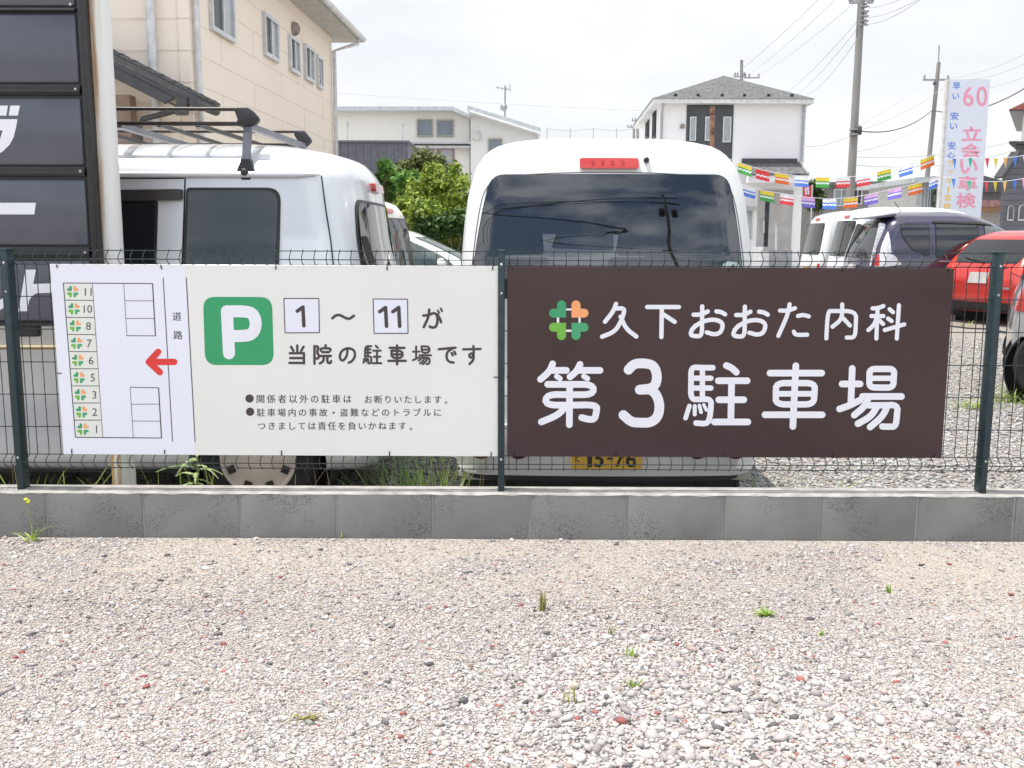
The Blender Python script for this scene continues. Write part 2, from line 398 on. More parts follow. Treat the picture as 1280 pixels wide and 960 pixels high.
oz = (.012 * np.sin(ox * 1.3 + oy * .7) + .008 * np.sin(ox * 3.1 - oy * 2.3 + 1)) * np.minimum(1, (4 - oy) * 1.2)
sx, sy, sz, sr = np.concatenate([sx, ox]), np.concatenate([sy, oy]), np.concatenate([sz, oz]), np.concatenate([sr, rng.uniform(.003, .0075, no)])
props(stones('gravel_stones', sx, sy, sz, sr, SM), kind='stuff')
# coarser crushed stone of the car park seen through the right-hand fence bay and under the vans
n = 70000
sy = 4.15 + 9.5 * rng.uniform(0, 1, n) ** 1.5; sx = rng.uniform(-.2, 1, n) * (sy * .62 + .5)
sx = np.where(rng.uniform(0, 1, n) < .12, rng.uniform(-3, .5, n), sx)
sr = rng.uniform(.006, .0165, n)
sz = GZ + .0105 * np.clip(sy - 6, 0, 12)
props(stones('crushed_stone', sx, sy, sz, sr, SM, .75), kind='stuff')

# ------------------------------------------------------------------ low concrete block wall
def block_mat():
    m, t, b = new_mat('concrete_block'); L = t.links.new; N = t.nodes.new
    tcn = N('ShaderNodeTexCoord')
    n_ = N('ShaderNodeTexNoise'); n_.inputs['Scale'].default_value = 3.2; n_.inputs['Detail'].default_value = 7; L(tcn.outputs['Object'], n_.inputs['Vector'])
    rp = N('ShaderNodeValToRGB'); rp.color_ramp.elements[0].position = .3; rp.color_ramp.elements[0].color = (.165, .165, .163, 1); rp.color_ramp.elements[1].position = .68; rp.color_ramp.elements[1].color = (.235, .234, .228, 1)
    L(n_.outputs['Fac'], rp.inputs[0])
    p = N('ShaderNodeTexVoronoi'); p.inputs['Scale'].default_value = 190; L(tcn.outputs['Object'], p.inputs['Vector'])
    sp_ = N('ShaderNodeSeparateColor'); L(p.outputs['Color'], sp_.inputs[0])
    pm = N('ShaderNodeTexNoise'); pm.inputs['Scale'].default_value = 6; pm.inputs['Detail'].default_value = 4; L(tcn.outputs['Object'], pm.inputs['Vector'])
    q1 = N('ShaderNodeMath'); q1.operation = 'MULTIPLY_ADD'; q1.inputs[1].default_value = 2.6; q1.inputs[2].default_value = -.92; L(pm.outputs['Fac'], q1.inputs[0])
    q2 = N('ShaderNodeMath'); q2.operation = 'MULTIPLY'; L(q1.outputs[0], q2.inputs[0]); L(sp_.outputs[0], q2.inputs[1])
    ad = N('ShaderNodeMath'); ad.operation = 'SUBTRACT'; L(q2.outputs[0], ad.inputs[0]); L(p.outputs['Distance'], ad.inputs[1])
    r2_ = N('ShaderNodeValToRGB'); r2_.color_ramp.elements[0].position = .0; r2_.color_ramp.elements[1].position = .12; L(ad.outputs[0], r2_.inputs[0])
    mx_ = N('ShaderNodeMix'); mx_.data_type = 'RGBA'; ml = N('ShaderNodeMath'); ml.operation = 'MULTIPLY'; ml.inputs[1].default_value = .7
    L(r2_.outputs[0], ml.inputs[0]); L(ml.outputs[0], mx_.inputs['Factor']); L(rp.outputs[0], mx_.inputs['A']); mx_.inputs['B'].default_value = (.085, .085, .085, 1)
    L(mx_.outputs['Result'], b.inputs['Base Color']); b.inputs['Roughness'].default_value = .95; b.inputs['Specular IOR Level'].default_value = .2
    bp = N('ShaderNodeBump'); bp.inputs['Strength'].default_value = .5; bp.inputs['Distance'].default_value = .002; bp.invert = True
    L(r2_.outputs[0], bp.inputs['Height']); L(bp.outputs[0], b.inputs['Normal'])
    return m
WT = .195                          # top of the wall
wall = thing('block_wall', 'low grey concrete block wall carrying the wire mesh fence', 'wall', (0, FY, 0))
j0 = at(541, 640, WALL_F).x
mb = MB()
for k in range(-12, 12):
    x0 = j0 + .4 * k
    mb.box(x0 + .0035, x0 + .3965, WALL_F + random.uniform(-.001, .001), WALL_B, -.25, WT - .0045)
mb.build('concrete_block', block_mat(), wall, bevel=.004, smooth=40)
mb = MB(); mb.box(j0 - 4.8, j0 + 4.8, WALL_F + .003, WALL_B - .003, -.25, WT - .006)
mb.build('mortar', M('mortar', (.29, .285, .275), .95, bump=.3), wall)
mb = MB(); nseg = 260; L0, L1 = j0 - 4.8, j0 + 4.8
for k in range(nseg + 1):                                            # hand-trowelled cap: its front lip wavers a little
    x0 = L0 + (L1 - L0) * k / nseg; q = random.uniform(-.0025, .0015); zb_ = WT - .0065 + random.uniform(-.0035, .0015)
    mb.v += [(x0, WALL_F - .002 + q, zb_), (x0, WALL_F + .002 + q * .5, WT - .002), (x0, WALL_F + .010, WT), (x0, WALL_B - .006, WT), (x0, WALL_B + .001, WT - .006), (x0, WALL_B + .001, WT - .012)]
for k in range(nseg):
    for j in range(6): mb.f.append((k * 6 + j, k * 6 + (j + 1) % 6, k * 6 + 6 + (j + 1) % 6, k * 6 + 6 + j)); mb.mi.append(0)
mb.f += [tuple(range(6)), tuple(range(nseg * 6 + 5, nseg * 6 - 1, -1))]; mb.mi += [0, 0]
mb.build('mortar_cap', M('mortar_cap', (.37, .355, .335), .95, scale=14, var=.2, bump=.5, bscale=90), wall, smooth=50)

# ------------------------------------------------------------------ green wire mesh fence
GREEN = M('green_fence_coating', (.013, .034, .043), .42, scale=30, var=.2)
WIRE = M('green_wire_coating', (.014, .028, .030), .45, scale=30, var=.2)
STEEL = M('bolt_steel', (.45, .45, .44), .35, metal=1)
fence = thing('mesh_fence', 'dark green wire mesh fence with square posts on the block wall', 'fence', (0, FY, WT))
XP = [-.0556 + 2 * k for k in (-2, -1, 0, 1, 2)]
ZT = 1.19
for i, x in enumerate(XP):
    mb = MB(); mb.box(x - .0135, x + .0135, FY - .034, FY + .028, WT - .02, ZT - .006)
    p = mb.build('fence_post', GREEN, fence, bevel=.005, smooth=40)
    mb = MB(); mb.box(x - .0155, x + .0155, FY - .036, FY + .030, ZT - .012, ZT)
    mb.build('post_cap', GREEN, p, bevel=.005, smooth=40)
    for zz in (WT + .135, WT + .82, WT + .935):
        mb = MB(); mb.lathe([(.0055, 0), (.0055, -.003), (.003, -.0055)], (x, FY - .0342, zz), 'y', 10)
        mb.build('bolt', STEEL, p, smooth=40)
za = [at(900, y, FY).z for y in (315.5, 326, 333, 373.5, 414.5, 455.5, 496, 536.5, 571, 579, 587.5)]
off = [0, -.036, 0, 0, 0, 0, 0, 0, 0, -.036, 0]
wy = FY + .004
for b in range(4):
    xa, xb = XP[b] + .014, XP[b + 1] - .014
    mb = MB()
    for z, q in zip(za, off):
        mb.tube([(xa, wy + q - .0032, z), ((xa + xb) / 2, wy + q - .0032, z), (xb, wy + q - .0032, z)], .0021, 5)
    prof = [(za[0] + .006, 0), (za[0], 0), ((za[0] * .45 + za[1] * .55), -.026), (za[1], -.033), (za[1] * .55 + za[2] * .45, -.026), (za[2], 0)] + [(za[2] - .02, .002), (za[5], 0), (za[8] + .02, .002), (za[8], 0), (za[8] * .45 + za[9] * .55, -.026), (za[9], -.033), (za[9] * .55 + za[10] * .45, -.026), (za[10], 0), (za[10] - .008, 0)]
    n_ = int(round((xb - xa) / .0487)); 
    for k in range(n_ + 1):
        x = xa + (xb - xa) * k / n_ + random.uniform(-.0008, .0008)
        if k in (0, n_): x += .018 if k == 0 else -.018
        mb.tube([(x, wy + q, z) for z, q in prof], .0019, 5)
    mb.build('wire_panel', WIRE, fence, smooth=60)

# ------------------------------------------------------------------ the two sign boards
SY = FY - .024
def sign_board(name, label, corners, face_mat, Y=SY, th=.004):
    c = [at(x, y, Y) for x, y in corners]; o_ = sum(c, Vector()) / 4
    t = thing(name, label, 'sign', (o_.x, Y, min(p.z for p in c)))
    a = [Vector((p.x, Y, p.z)) for p in c]; mb = MB(); mb.prism(a, (0, th, 0))
    mb.build('board', face_mat, t, bevel=.0008, segs=1); return t
TIE = M('black_cable_tie', (.015, .015, .016), .5)
def ties(t, lst, Y=SY):
    pl = Plane(Y)
    for (x, y, dx, dy) in lst:
        mb = MB(); mb.tube([pl.p(x - dx * .2, y - dy * .2, -.012), pl.p(x, y, .002), pl.p(x + dx * .5, y + dy * .5, .0035), pl.p(x + dx, y + dy, .002)], .0022, 6)
        mb.build('cable_tie', TIE, t, smooth=60)
white_vinyl = M('white_sign_face', (.775, .78, .755), .26, scale=2.5, var=.02, spec=.45, bump=.06, bscale=2.2, bdist=.02)
map_vinyl = M('lavender_sign_face', (.78, .80, .90), .28, scale=2.5, var=.015, spec=.4)
ink = M('dark_sign_print', (.058, .045, .046), .45, var=.05)
mapink = M('map_line_print', (.05, .05, .06), .5, var=.05)
gfill = M('green_sign_print', (.03, .33, .135), .38, var=.03)
red_print = M('red_sign_print', (.72, .04, .035), .4, var=.03)
leaf1 = M('green_heart_print', (.035, .32, .14), .4, var=.03); leaf2 = M('orange_heart_print', (.87, .37, .145), .4, var=.03)
leaf3 = M('lime_heart_print', (.16, .46, .055), .4, var=.03); leaf4 = M('mint_heart_print', (.055, .36, .16), .4, var=.03)
lav = M('white_letter_print', (.79, .80, .87), .4, var=.02)
s1 = sign_board('parking_sign', 'white parking sign with green P and a lot map', [(62, 330), (622.5, 332.5), (622.5, 570.5), (79.5, 568)], white_vinyl)
P0 = Plane(SY)
mb = MB(); mb.poly([P0.p(63, 330.8, .0003), P0.p(231, 331.4, .0003), P0.p(244.5, 568.2, .0003), P0.p(80, 567.4, .0003)])
mb.build('map_background', map_vinyl, s1)
C8 = Plane(SY, 66, 340, 785 / 180)
def line(mb, pl, a, b, w, d=.0007):
    a, b = np.array(a, float), np.array(b, float); t = (b - a) / np.linalg.norm(b - a); n_ = np.array([-t[1], t[0]]) * w / 2
    mb.poly([pl.p(*(a + n_), d), pl.p(*(b + n_), d), pl.p(*(b - n_), d), pl.p(*(a - n_), d)])
mb = MB(); mb.poly([C8.p(58, 60, .0005), C8.p(216, 62, .0005), C8.p(273, 900, .0005), C8.p(124, 901, .0005)])
mb.build('bay_strip', M('pale_bay_print', (.74, .76, .71), .4, var=.02), s1)
mb = MB()
TL, TR_, BL, BR = np.array((58., 60)), np.array((216., 62)), np.array((124., 901)), np.array((273., 900))
line(mb, C8, (56, 60), (545, 63), 5); line(mb, C8, (122, 901), (595, 905), 5, .0008); line(mb, C8, TL, BL, 5, .0009); line(mb, C8, TR_, BR, 3, .0009)
line(mb, C8, (387, 62), (404, 347), 3, .0009); line(mb, C8, (544, 61), (560, 349), 6, .0009); line(mb, C8, (402, 347), (562, 348), 4, .001)
line(mb, C8, (392, 157), (550, 157), 3, .001); line(mb, C8, (398, 253), (555, 253), 3, .001)
line(mb, C8, (421, 628), (579, 631), 4, .001); line(mb, C8, (422, 628), (439, 902), 3, .0009); line(mb, C8, (577, 630), (593, 906), 6, .0009)
line(mb, C8, (428, 721), (585, 720), 3, .001); line(mb, C8, (434, 812), (590, 813), 3, .001)
line(mb, C8, (602, 31), (653, 924), 5); line(mb, C8, (728, 31), (776, 926), 5)
for k in range(1, 9):
    t = k / 9; line(mb, C8, TL + (BL - TL) * t, TR_ + (BR - TR_) * t, 4, .001)
mb.build('map_lines', mapink, s1)
def heart_pts(k, cx, cy, s):
    """one leaf: square inner corner, two round lobes; k picks the quarter"""
    u = []
    q = 27.
    pts = [(0, 0), (0, -76)]
    for i in range(9):
        a = math.pi * i / 8; pts.append((-q + q * math.cos(a), -76 - q * math.sin(a)))
    pts += [(-54, -53), (-75, -53)]
    for i in range(1, 9):
        a = -math.pi / 2 - math.pi * i / 8; pts.append((-75 + q * math.cos(a), -26.5 + q * math.sin(a)))
    sxn, syn = ((1, 1), (-1, 1), (1, -1), (-1, -1))[k]
    dx, dy = (-16.5, 16.5)[k in (1, 3)], (-16, 16)[k in (2, 3)]
    return [(cx + (dx + x * sxn) * s, cy + (dy + y * syn) * s) for x, y in pts]
lms = [leaf1, leaf2, leaf3, leaf4]
digits = ['11', '10', '8', '7', '6', '5', '3', '2', '1']
dg_ = MB(); lv = [MB() for _ in range(4)]
for k, s in enumerate(digits):
    cx, cy = 109 + 7.0 * k, 107 + 93.6 * k
    for q in range(4): m_ = MB(); m_.poly([C8.p(x, y, .0011) for x, y in heart_pts(q, cx, cy, .262)]); m_.build('clover_leaf', lms[q], s1)
    ex = [212 + 0, 215, 208, 213, 222, 230, 238, 242, 242][k]; gv = text_geo(s)[0]; wd = 42 * (gv.max(0)[0] - gv.min(0)[0]) / (gv.max(0)[1] - gv.min(0)[1])
    write(dg_, C8, s, ex - wd, ex, cy - 20, cy + 22, .0011, .0)
dg_.build('bay_numbers', mapink, s1)
mb = MB(); [(write(mb, C8, '道', 653 + q, 701 + q, 218, 265, .0009 + q * 3e-5), write(mb, C8, '路', 659 + q, 707 + q, 320, 367, .0009 + q * 3e-5)) for q in (-.7, .7)]
mb.build('road_lettering', mapink, s1)
mb = MB(); strokes(mb, C8, [[(662, 490), (524, 490)], [(575, 435), (524, 490)], [(524, 490), (584, 546)]], 35, .0012)
mb.build('arrow', red_print, s1)
C6 = Plane(SY, 230, 360, 1280 / 390)
mb = MB(); mb.poly([C6.p(x, y, .0005) for x, y in round_poly([(78, 36), (361, 37), (369, 316), (87, 316)], 50, 8)])
mb.build('parking_symbol', gfill, s1)
mb = MB(); strokes(mb, C6, [[(176, 95), (185, 268)], [(178, 96), (240, 95), (278, 101), (294, 128), (294, 166), (276, 192), (240, 197), (205, 197)]], 49, .0008)
mb.build('letter_p', lav, s1)
mb = MB(); mb.poly([C6.p(*q, .0005) for q in ((410, 43), (553, 43), (556, 183), (415, 184))]); mb.build('number_box', map_vinyl, s1); mb = MB(); mb.poly([C6.p(*q, .0005) for q in ((776, 45), (917, 46), (919, 186), (780, 186))])
mb.build('number_box', map_vinyl, s1)
mb = MB()
for bx in (((410, 43), (553, 43), (556, 183), (415, 184)), ((776, 45), (917, 46), (919, 186), (780, 186))):
    for i in range(4): line(mb, C6, bx[i], bx[(i + 1) % 4], 4, .0008 + i * .00003)
strokes(mb, C6, [[(465, 95), (488, 78)], [(488, 78), (492, 155)], [(803, 97), (827, 80)], [(827, 80), (831, 157)], [(857, 97), (881, 80)], [(881, 80), (885, 157)]], 15, .0009)
strokes(mb, C6, [[(609, 124), (622, 112), (640, 110), (660, 122), (678, 128), (697, 114)],
                 [(982, 113), (1000, 112), (1030, 100), (1042, 120), (1036, 160), (1018, 163), (1008, 158)], [(1006, 89), (1004, 118), (984, 160)], [(1040, 108), (1052, 130), (1054, 140)]], 11, .0009)
strokes(mb, C6, [[(1041, 92), (1047, 102)], [(1053, 84), (1059, 95)]], 8, .0009)
mb.build('headline_lettering', ink, s1)
# second line, pen strokes again: each glyph drawn in its own 100-unit square
GL = {
 '当': [[(50, 6), (50, 38)], [(18, 12), (30, 32)], [(82, 12), (70, 32)], [(12, 44), (84, 44)], [(84, 44), (84, 94)], [(14, 68), (84, 68)], [(10, 92), (84, 92)]],
 '院': [[(10, 8), (10, 96)], [(10, 10), (32, 10), (22, 38), (34, 55), (30, 70), (16, 70)], [(67, 4), (67, 18)], [(42, 30), (42, 19), (92, 19), (92, 30)], [(50, 38), (84, 38)], [(40, 57), (94, 57)], [(58, 58), (56, 84), (38, 94)], [(76, 58), (76, 92), (94, 92), (95, 82)]],
 'の': [[(52, 22), (48, 60), (26, 84), (10, 66), (18, 34), (50, 16), (86, 26), (92, 58), (74, 84), (58, 90)]],
 '駐': [[(46, 8), (14, 8), (14, 60)], [(14, 24), (42, 24)], [(14, 40), (42, 40)], [(28, 8), (28, 56)], [(14, 58), (46, 58), (46, 88), (36, 94), (30, 92)], [(10, 70), (6, 90)], [(19, 70), (20, 84)], [(28, 70), (31, 82)], [(68, 6), (80, 16)], [(56, 30), (94, 30)], [(58, 60), (92, 60)], [(52, 92), (97, 92)], [(75, 30), (75, 92)]],
 '車': [[(50, 4), (50, 98)], [(12, 16), (88, 16)], [(22, 30), (78, 30), (78, 66), (22, 66), (22, 30)], [(22, 48), (78, 48)], [(6, 80), (94, 80)]],
 '場': [[(20, 8), (20, 66)], [(4, 34), (36, 34)], [(4, 76), (36, 62)], [(48, 8), (88, 8), (88, 40), (48, 40), (48, 8)], [(48, 24), (88, 24)], [(38, 52), (96, 52)], [(54, 54), (48, 66), (34, 78)], [(50, 64), (90, 64), (88, 94), (74, 96)], [(64, 66), (56, 80), (40, 92)], [(78, 66), (70, 84), (54, 96)]],
 'で': [[(8, 22), (70, 16), (94, 14)], [(84, 16), (52, 32), (46, 60), (58, 84), (84, 88)], [(74, 40), (80, 52)], [(88, 34), (94, 46)]],
 'す': [[(6, 22), (94, 20)], [(58, 6), (60, 50), (46, 66), (34, 54), (44, 40), (60, 48), (58, 76), (38, 94)]],
}
mb = MB()
for k, ch in enumerate('当院の駐車場です'):
    x0 = 425 + 102.3 * k; y0 = 231 + .35 * k
    strokes(mb, C6, [[(x0 + x * .80, y0 + y * .83) for x, y in st] for st in GL[ch]], 8.6 if ch in '駐場' else 10.2, .0009)
mb.build('second_line_lettering', ink, s1)
C7 = Plane(SY, 290, 480, 1280 / 290)
mb = MB()
for (cx, cy) in ((97, 80), (100, 153)): mb.poly([C7.p(cx + 23 * math.cos(a * math.pi / 12), cy + 23 * math.sin(a * math.pi / 12), .0008) for a in range(24)])
def pitch_text(s, x0, pit, yc, size):
    for k, ch in enumerate(s):
        if ch in ' 　': continue
        V, Fc = text_geo(ch, .0); e = size
        if ch == '・': write(mb, C7, ch, x0 + pit * k - 6, x0 + pit * k + 6, yc - 5, yc + 7, .0008, .01); continue
        if ch == '。': write(mb, C7, ch, x0 + pit * k - 15, x0 + pit * k - 1, yc + 10, yc + 24, .0008, .01); continue
        lo, hi = V.min(0), V.max(0)
        cy_ = (lo[1] + hi[1]) / 2 - .38; cx_ = (lo[0] + hi[0]) / 2 - .5
        w_, h_ = (hi[0] - lo[0]) * e, (hi[1] - lo[1]) * e
        x, y = x0 + pit * k + cx_ * e, yc - cy_ * e
        for sh_, dd in ((-.55, .0008), (.55, .00084)): write(mb, C7, ch, x - w_ / 2 + sh_, x + w_ / 2 + sh_, y - h_ / 2, y + h_ / 2, dd, .0)
pitch_text('関係者以外の駐車は', 157, 59.9, 82, 50); pitch_text('お断りいたします。', 752, 54.6, 85, 48)
pitch_text('駐車場内の事故・盗難などのトラブルに', 160, 57.3, 157, 48)
pitch_text('つきましては責任を負いかねます。', 164, 55.4, 231, 48)
mb.build('notice_lettering', ink, s1)
ties(s1, [(71, 331, 1, 4), (201, 331.5, 1.5, 5), (345, 331, 0, 6), (484, 332, 0, 6), (616, 332, 0, 6), (72, 466.5, 5, 0), (90, 567, 0, -6), (206, 567, 0, -5), (352, 569, 0, -6), (487, 570, 0, -6), (614, 570, 0, -5), (622, 471.5, -5, 0)])

def brown_mat():
    m = M('brown_sign_face', (.047, .0235, .0265), .13, scale=1.6, var=.16, spec=.5, bump=.10, bscale=2.6, bdist=.02); return m
s2 = sign_board('clinic_sign', 'dark brown sign with clover logo and white lettering', [(634, 333), (1193, 335.5), (1177, 572.5), (634, 570.5)], brown_mat())
C4 = Plane(SY, 660, 360, 4.8); C5 = Plane(SY, 880, 360, 4.8)
mb = MB()
for k in range(4):
    mb = MB(); mb.poly([C4.p(x, y, .0008) for x, y in heart_pts(k, 244.5, 193, 1.0)]); mb.build('clover_leaf', lms[k], s2)
mb = MB()
for (x0, x1, y0, y1) in ((228, 261, 123, 134), (303, 316, 177, 209), (173, 187, 177, 209), (228, 261, 250, 263)):
    mb.poly([C4.p(x0, y0, .0006), C4.p(x1, y0, .0006), C4.p(x1, y1, .0006), C4.p(x0, y1, .0006)])
mb.build('clover_links', lav, s2)
mb = MB()
strokes(mb, C4, [[(528, 95), (512, 140), (462, 202)], [(518, 123), (575, 121), (577, 145), (556, 205), (520, 262), (445, 292)], [(556, 172), (588, 245), (650, 291)],
                 [(715, 114), (905, 114)], [(803, 114), (800, 294)], [(815, 160), (880, 203)]], 26)
O = [[(193, 162), (240, 162), (278, 142)], [(245, 112), (244, 200), (243, 288), (208, 292), (172, 284), (184, 250), (207, 226)], [(184, 250), (207, 226), (262, 196), (330, 190), (372, 215), (358, 268), (320, 282), (272, 268)], [(330, 142), (360, 146), (382, 160)]]
strokes(mb, C5, O, 26, .001)
strokes(mb, C5, [[(x - 256, y - 2) for x, y in st] for st in O], 26, .0014)
strokes(mb, C5, [[(455, 135), (500, 137), (545, 121)], [(513, 97), (502, 160), (445, 287)], [(563, 168), (595, 160), (628, 170)], [(538, 262), (548, 282), (618, 280)],
                 [(733, 302), (742, 138), (770, 138), (912, 138), (910, 220), (905, 297), (855, 297)], [(828, 98), (828, 185), (770, 232)], [(833, 180), (875, 225)],
                 [(1010, 122), (1045, 120), (1075, 108)], [(1003, 168), (1075, 168)], [(1040, 120), (1033, 303)], [(1036, 175), (1020, 220), (985, 252)], [(1052, 195), (1073, 215)],
                 [(1112, 127), (1133, 145)], [(1103, 183), (1124, 198)], [(1083, 252), (1200, 218)], [(1168, 103), (1155, 303)]], 25, .0018)
mb.build('clinic_name_lettering', lav, s2)
mb = MB()
strokes(mb, C4, [[(148, 455), (130, 500), (75, 548)], [(135, 494), (230, 494)], dict(p=[(172, 530), (192, 543)], w=32), [(312, 458), (292, 500), (252, 533)], [(305, 494), (432, 494)], dict(p=[(335, 530), (357, 543)], w=32),
                 [(118, 578), (250, 578), (392, 578), (392, 640), (250, 640), (112, 638), (103, 702), (250, 703), (415, 700), (410, 745), (400, 788), (360, 788), (322, 777)], [(250, 580), (248, 820)], [(222, 715), (180, 762), (80, 803)],
                 dict(p=[(603, 490), (635, 455), (690, 450), (755, 462), (778, 530), (758, 600), (670, 610)], w=58), dict(p=[(670, 610), (750, 608), (790, 680), (785, 765), (740, 808), (670, 808), (620, 805), (572, 762)], w=58),
                 dict(p=[(1108, 478), (1040, 478), (978, 474), (978, 560), (976, 668), (1030, 668), (1100, 666), (1096, 730), (1090, 780), (1075, 815), (1008, 810)], w=34),
                 dict(p=[(985, 541), (1097, 541)], w=32), dict(p=[(985, 600), (1097, 600)], w=32), dict(p=[(1046, 480), (1046, 665)], w=32),
                 dict(p=[(968, 708), (945, 780)], w=28), dict(p=[(1000, 708), (1000, 758)], w=24), dict(p=[(1028, 705), (1038, 745)], w=22), dict(p=[(1054, 700), (1070, 732)], w=20)], 40)
strokes(mb, C5, [[(133, 465), (165, 478), (193, 505)], [(85, 556), (258, 556)], [(88, 670), (238, 670)], [(62, 803), (262, 803)], [(165, 560), (160, 800)],
                 [(550, 466), (532, 830)], [(395, 510), (705, 510)], [(365, 760), (708, 760)],
                 dict(p=[(432, 570), (550, 570), (664, 570), (662, 634), (655, 697), (550, 698), (430, 697), (430, 634)], w=38, c=True), dict(p=[(430, 634), (660, 634)], w=34),
                 [(888, 482), (880, 690)], [(827, 575), (935, 575)], [(812, 725), (870, 705), (935, 672)],
                 dict(p=[(992, 485), (1070, 485), (1140, 485), (1137, 540), (1133, 597), (1060, 597), (990, 595), (991, 540)], w=38, c=True), dict(p=[(992, 541), (1135, 541)], w=32), [(950, 650), (1183, 650)],
                 [(985, 660), (960, 712), (900, 762)], dict(p=[(985, 703), (1070, 703), (1160, 700), (1156, 765), (1148, 830), (1110, 832), (1068, 830)], w=38), [(1038, 708), (1000, 770), (922, 813)], [(1098, 708), (1070, 770), (995, 833)]], 40, .0022)
mb.build('parking_lot_lettering', lav, s2)
ties(s2, [(641, 333, 0, 4), (774, 334, 0, 5), (911, 334, 0, 5), (1053, 335, 0, 5), (1186, 336, 0, 5), (634.5, 471.5, 4, 0), (643, 570, 0, -6), (770, 570.5, 0, -6), (904, 571, 0, -5), (1042, 572, 0, -6), (1168, 572, 0, -5), (1183, 474, -5, 0)])

# ------------------------------------------------------------------ vehicles
RUBBER = M('tyre_rubber', (.018, .018, .019), .85, scale=20, var=.2)
BLACKP = M('black_plastic', (.018, .018, .020), .5, scale=20, var=.2)
TRIM = M('window_rubber', (.012, .012, .013), .45)
DGLASS = M('dark_tinted_glass', (.014, .016, .020), .03, var=.1, scale=2, spec=.9)
LGLASS = M('clear_car_glass', (.085, .11, .105), .03, var=.5, scale=3, spec=.9)
REDL = M('red_lamp_lens', (.44, .016, .014), .14, var=.03, scale=10, coat=.6)
CLEARL = M('clear_lamp_lens', (.62, .63, .66), .1, var=.2, scale=30, coat=.8)
RIMM = M('silver_wheel_rim', (.55, .55, .56), .35, metal=.7)
CHROME = M('chrome_trim', (.75, .75, .77), .12, metal=1)
PLATEW = M('white_number_plate', (.75, .75, .74), .5); PLATEY = M('yellow_number_plate', (.72, .44, .06), .5, var=.03)
PINK = M('plate_characters', (.02, .02, .02), .5)
LINING = M('dark_cabin_lining', (.045, .045, .048), .9)
class Shape:
    """a car body as rounded plan outlines over height; local x right, y forward, rear at y = 0"""
    def __init__(s, L, H, crown=.03, rr=(.16, .12), rf=(.25, .2), bow=.04, fbow=.12, barrel=.02):
        s.z = [l[0] for l in L]; s.w = [l[1] for l in L]; s.r = [l[2] for l in L]; s.f = [l[3] for l in L]
        s.H, s.crown, s.rr, s.rf, s.bow, s.fbow, s.barrel = H, crown, rr, rf, bow, fbow, barrel
        s.d = {k: s._slopes(getattr(s, k)) for k in 'wrf'}
    def _slopes(s, v):
        n = len(v); h = [s.z[i + 1] - s.z[i] for i in range(n - 1)]; m = [(v[i + 1] - v[i]) / h[i] for i in range(n - 1)]; d = [0] * n
        d[0], d[-1] = m[0], m[-1]
        for i in range(1, n - 1):
            d[i] = 0 if m[i - 1] * m[i] <= 0 else 2 * m[i - 1] * m[i] / (m[i - 1] + m[i])
        return d
    def _ev(s, k, z):
        v, d = getattr(s, k), s.d[k]; z = min(max(z, s.z[0]), s.z[-1]); i = 0
        while i < len(v) - 2 and z > s.z[i + 1]: i += 1
        h = s.z[i + 1] - s.z[i]; t = (z - s.z[i]) / h
        return (2 * t ** 3 - 3 * t * t + 1) * v[i] + (t ** 3 - 2 * t * t + t) * h * d[i] + (-2 * t ** 3 + 3 * t * t) * v[i + 1] + (t ** 3 - t * t) * h * d[i + 1]
    def rear(s, x, z, off=0):
        w = s._ev('w', z); a = abs(x) / w; y = s._ev('r', z) + s.bow * a * a; rx, ry = s.rr
        if abs(x) > w - rx:
            t = min(1, (abs(x) - (w - rx)) / rx); y += ry * (1 - math.sqrt(max(0, 1 - t * t)))
        return Vector((x, y - off, z))
    def front(s, x, z, off=0):
        w = s._ev('w', z); a = abs(x) / w; y = s._ev('f', z) - s.fbow * a * a; rx, ry = s.rf
        if abs(x) > w - rx:
            t = min(1, (abs(x) - (w - rx)) / rx); y -= ry * (1 - math.sqrt(max(0, 1 - t * t)))
        return Vector((x, y + off, z))
    def side(s, sg, y, z, off=0):
        w, r, f = s._ev('w', z), s._ev('r', z) + s.bow, s._ev('f', z) - s.fbow
        m, l = (r + f) / 2, (f - r) / 2; x = w - s.barrel * max(0, (y - m) / l) ** 2 * .0 
        if y < r + s.rr[1]:
            t = min(1, (r + s.rr[1] - y) / s.rr[1]); x = w - s.rr[0] * (1 - math.sqrt(max(0, 1 - t * t)))
        if y > f - s.rf[1]:
            t = min(1, (y - f + s.rf[1]) / s.rf[1]); x = w - s.rf[0] * (1 - math.sqrt(max(0, 1 - t * t)))
        return Vector((sg * (x + off), y, z))
    def ring(s, z, nx=34, na=7, ny=90, inset=0):
        w, r, f = s._ev('w', z) - inset, s._ev('r', z) + inset, s._ev('f', z) - inset
        rx, ry = s.rr; fx, fy = s.rf; P = []
        for i in range(nx + 1):
            x = (w - rx) * i / nx; P.append((x, r + s.bow * (x / w) ** 2))
        for i in range(1, na + 1):
            a = math.pi / 2 * i / na; x = w - rx + rx * math.sin(a); P.append((x, r + s.bow * (x / w) ** 2 + ry * (1 - math.cos(a))))
        y0, y1 = r + s.bow + ry, f - s.fbow - fy
        for i in range(1, ny): P.append((w, y0 + (y1 - y0) * i / ny))
        for i in range(na + 1):
            a = math.pi / 2 * (1 - i / na); x = w - fx + fx * math.sin(a); P.append((x, f - s.fbow * (x / w) ** 2 - fy * (1 - math.cos(a))))
        for i in range(1, 13):
            x = (w - fx) * (1 - i / 12); P.append((x, f - s.fbow * (x / w) ** 2))
        Q = P + [(-x, y) for x, y in P[-2:0:-1]]
        return Q
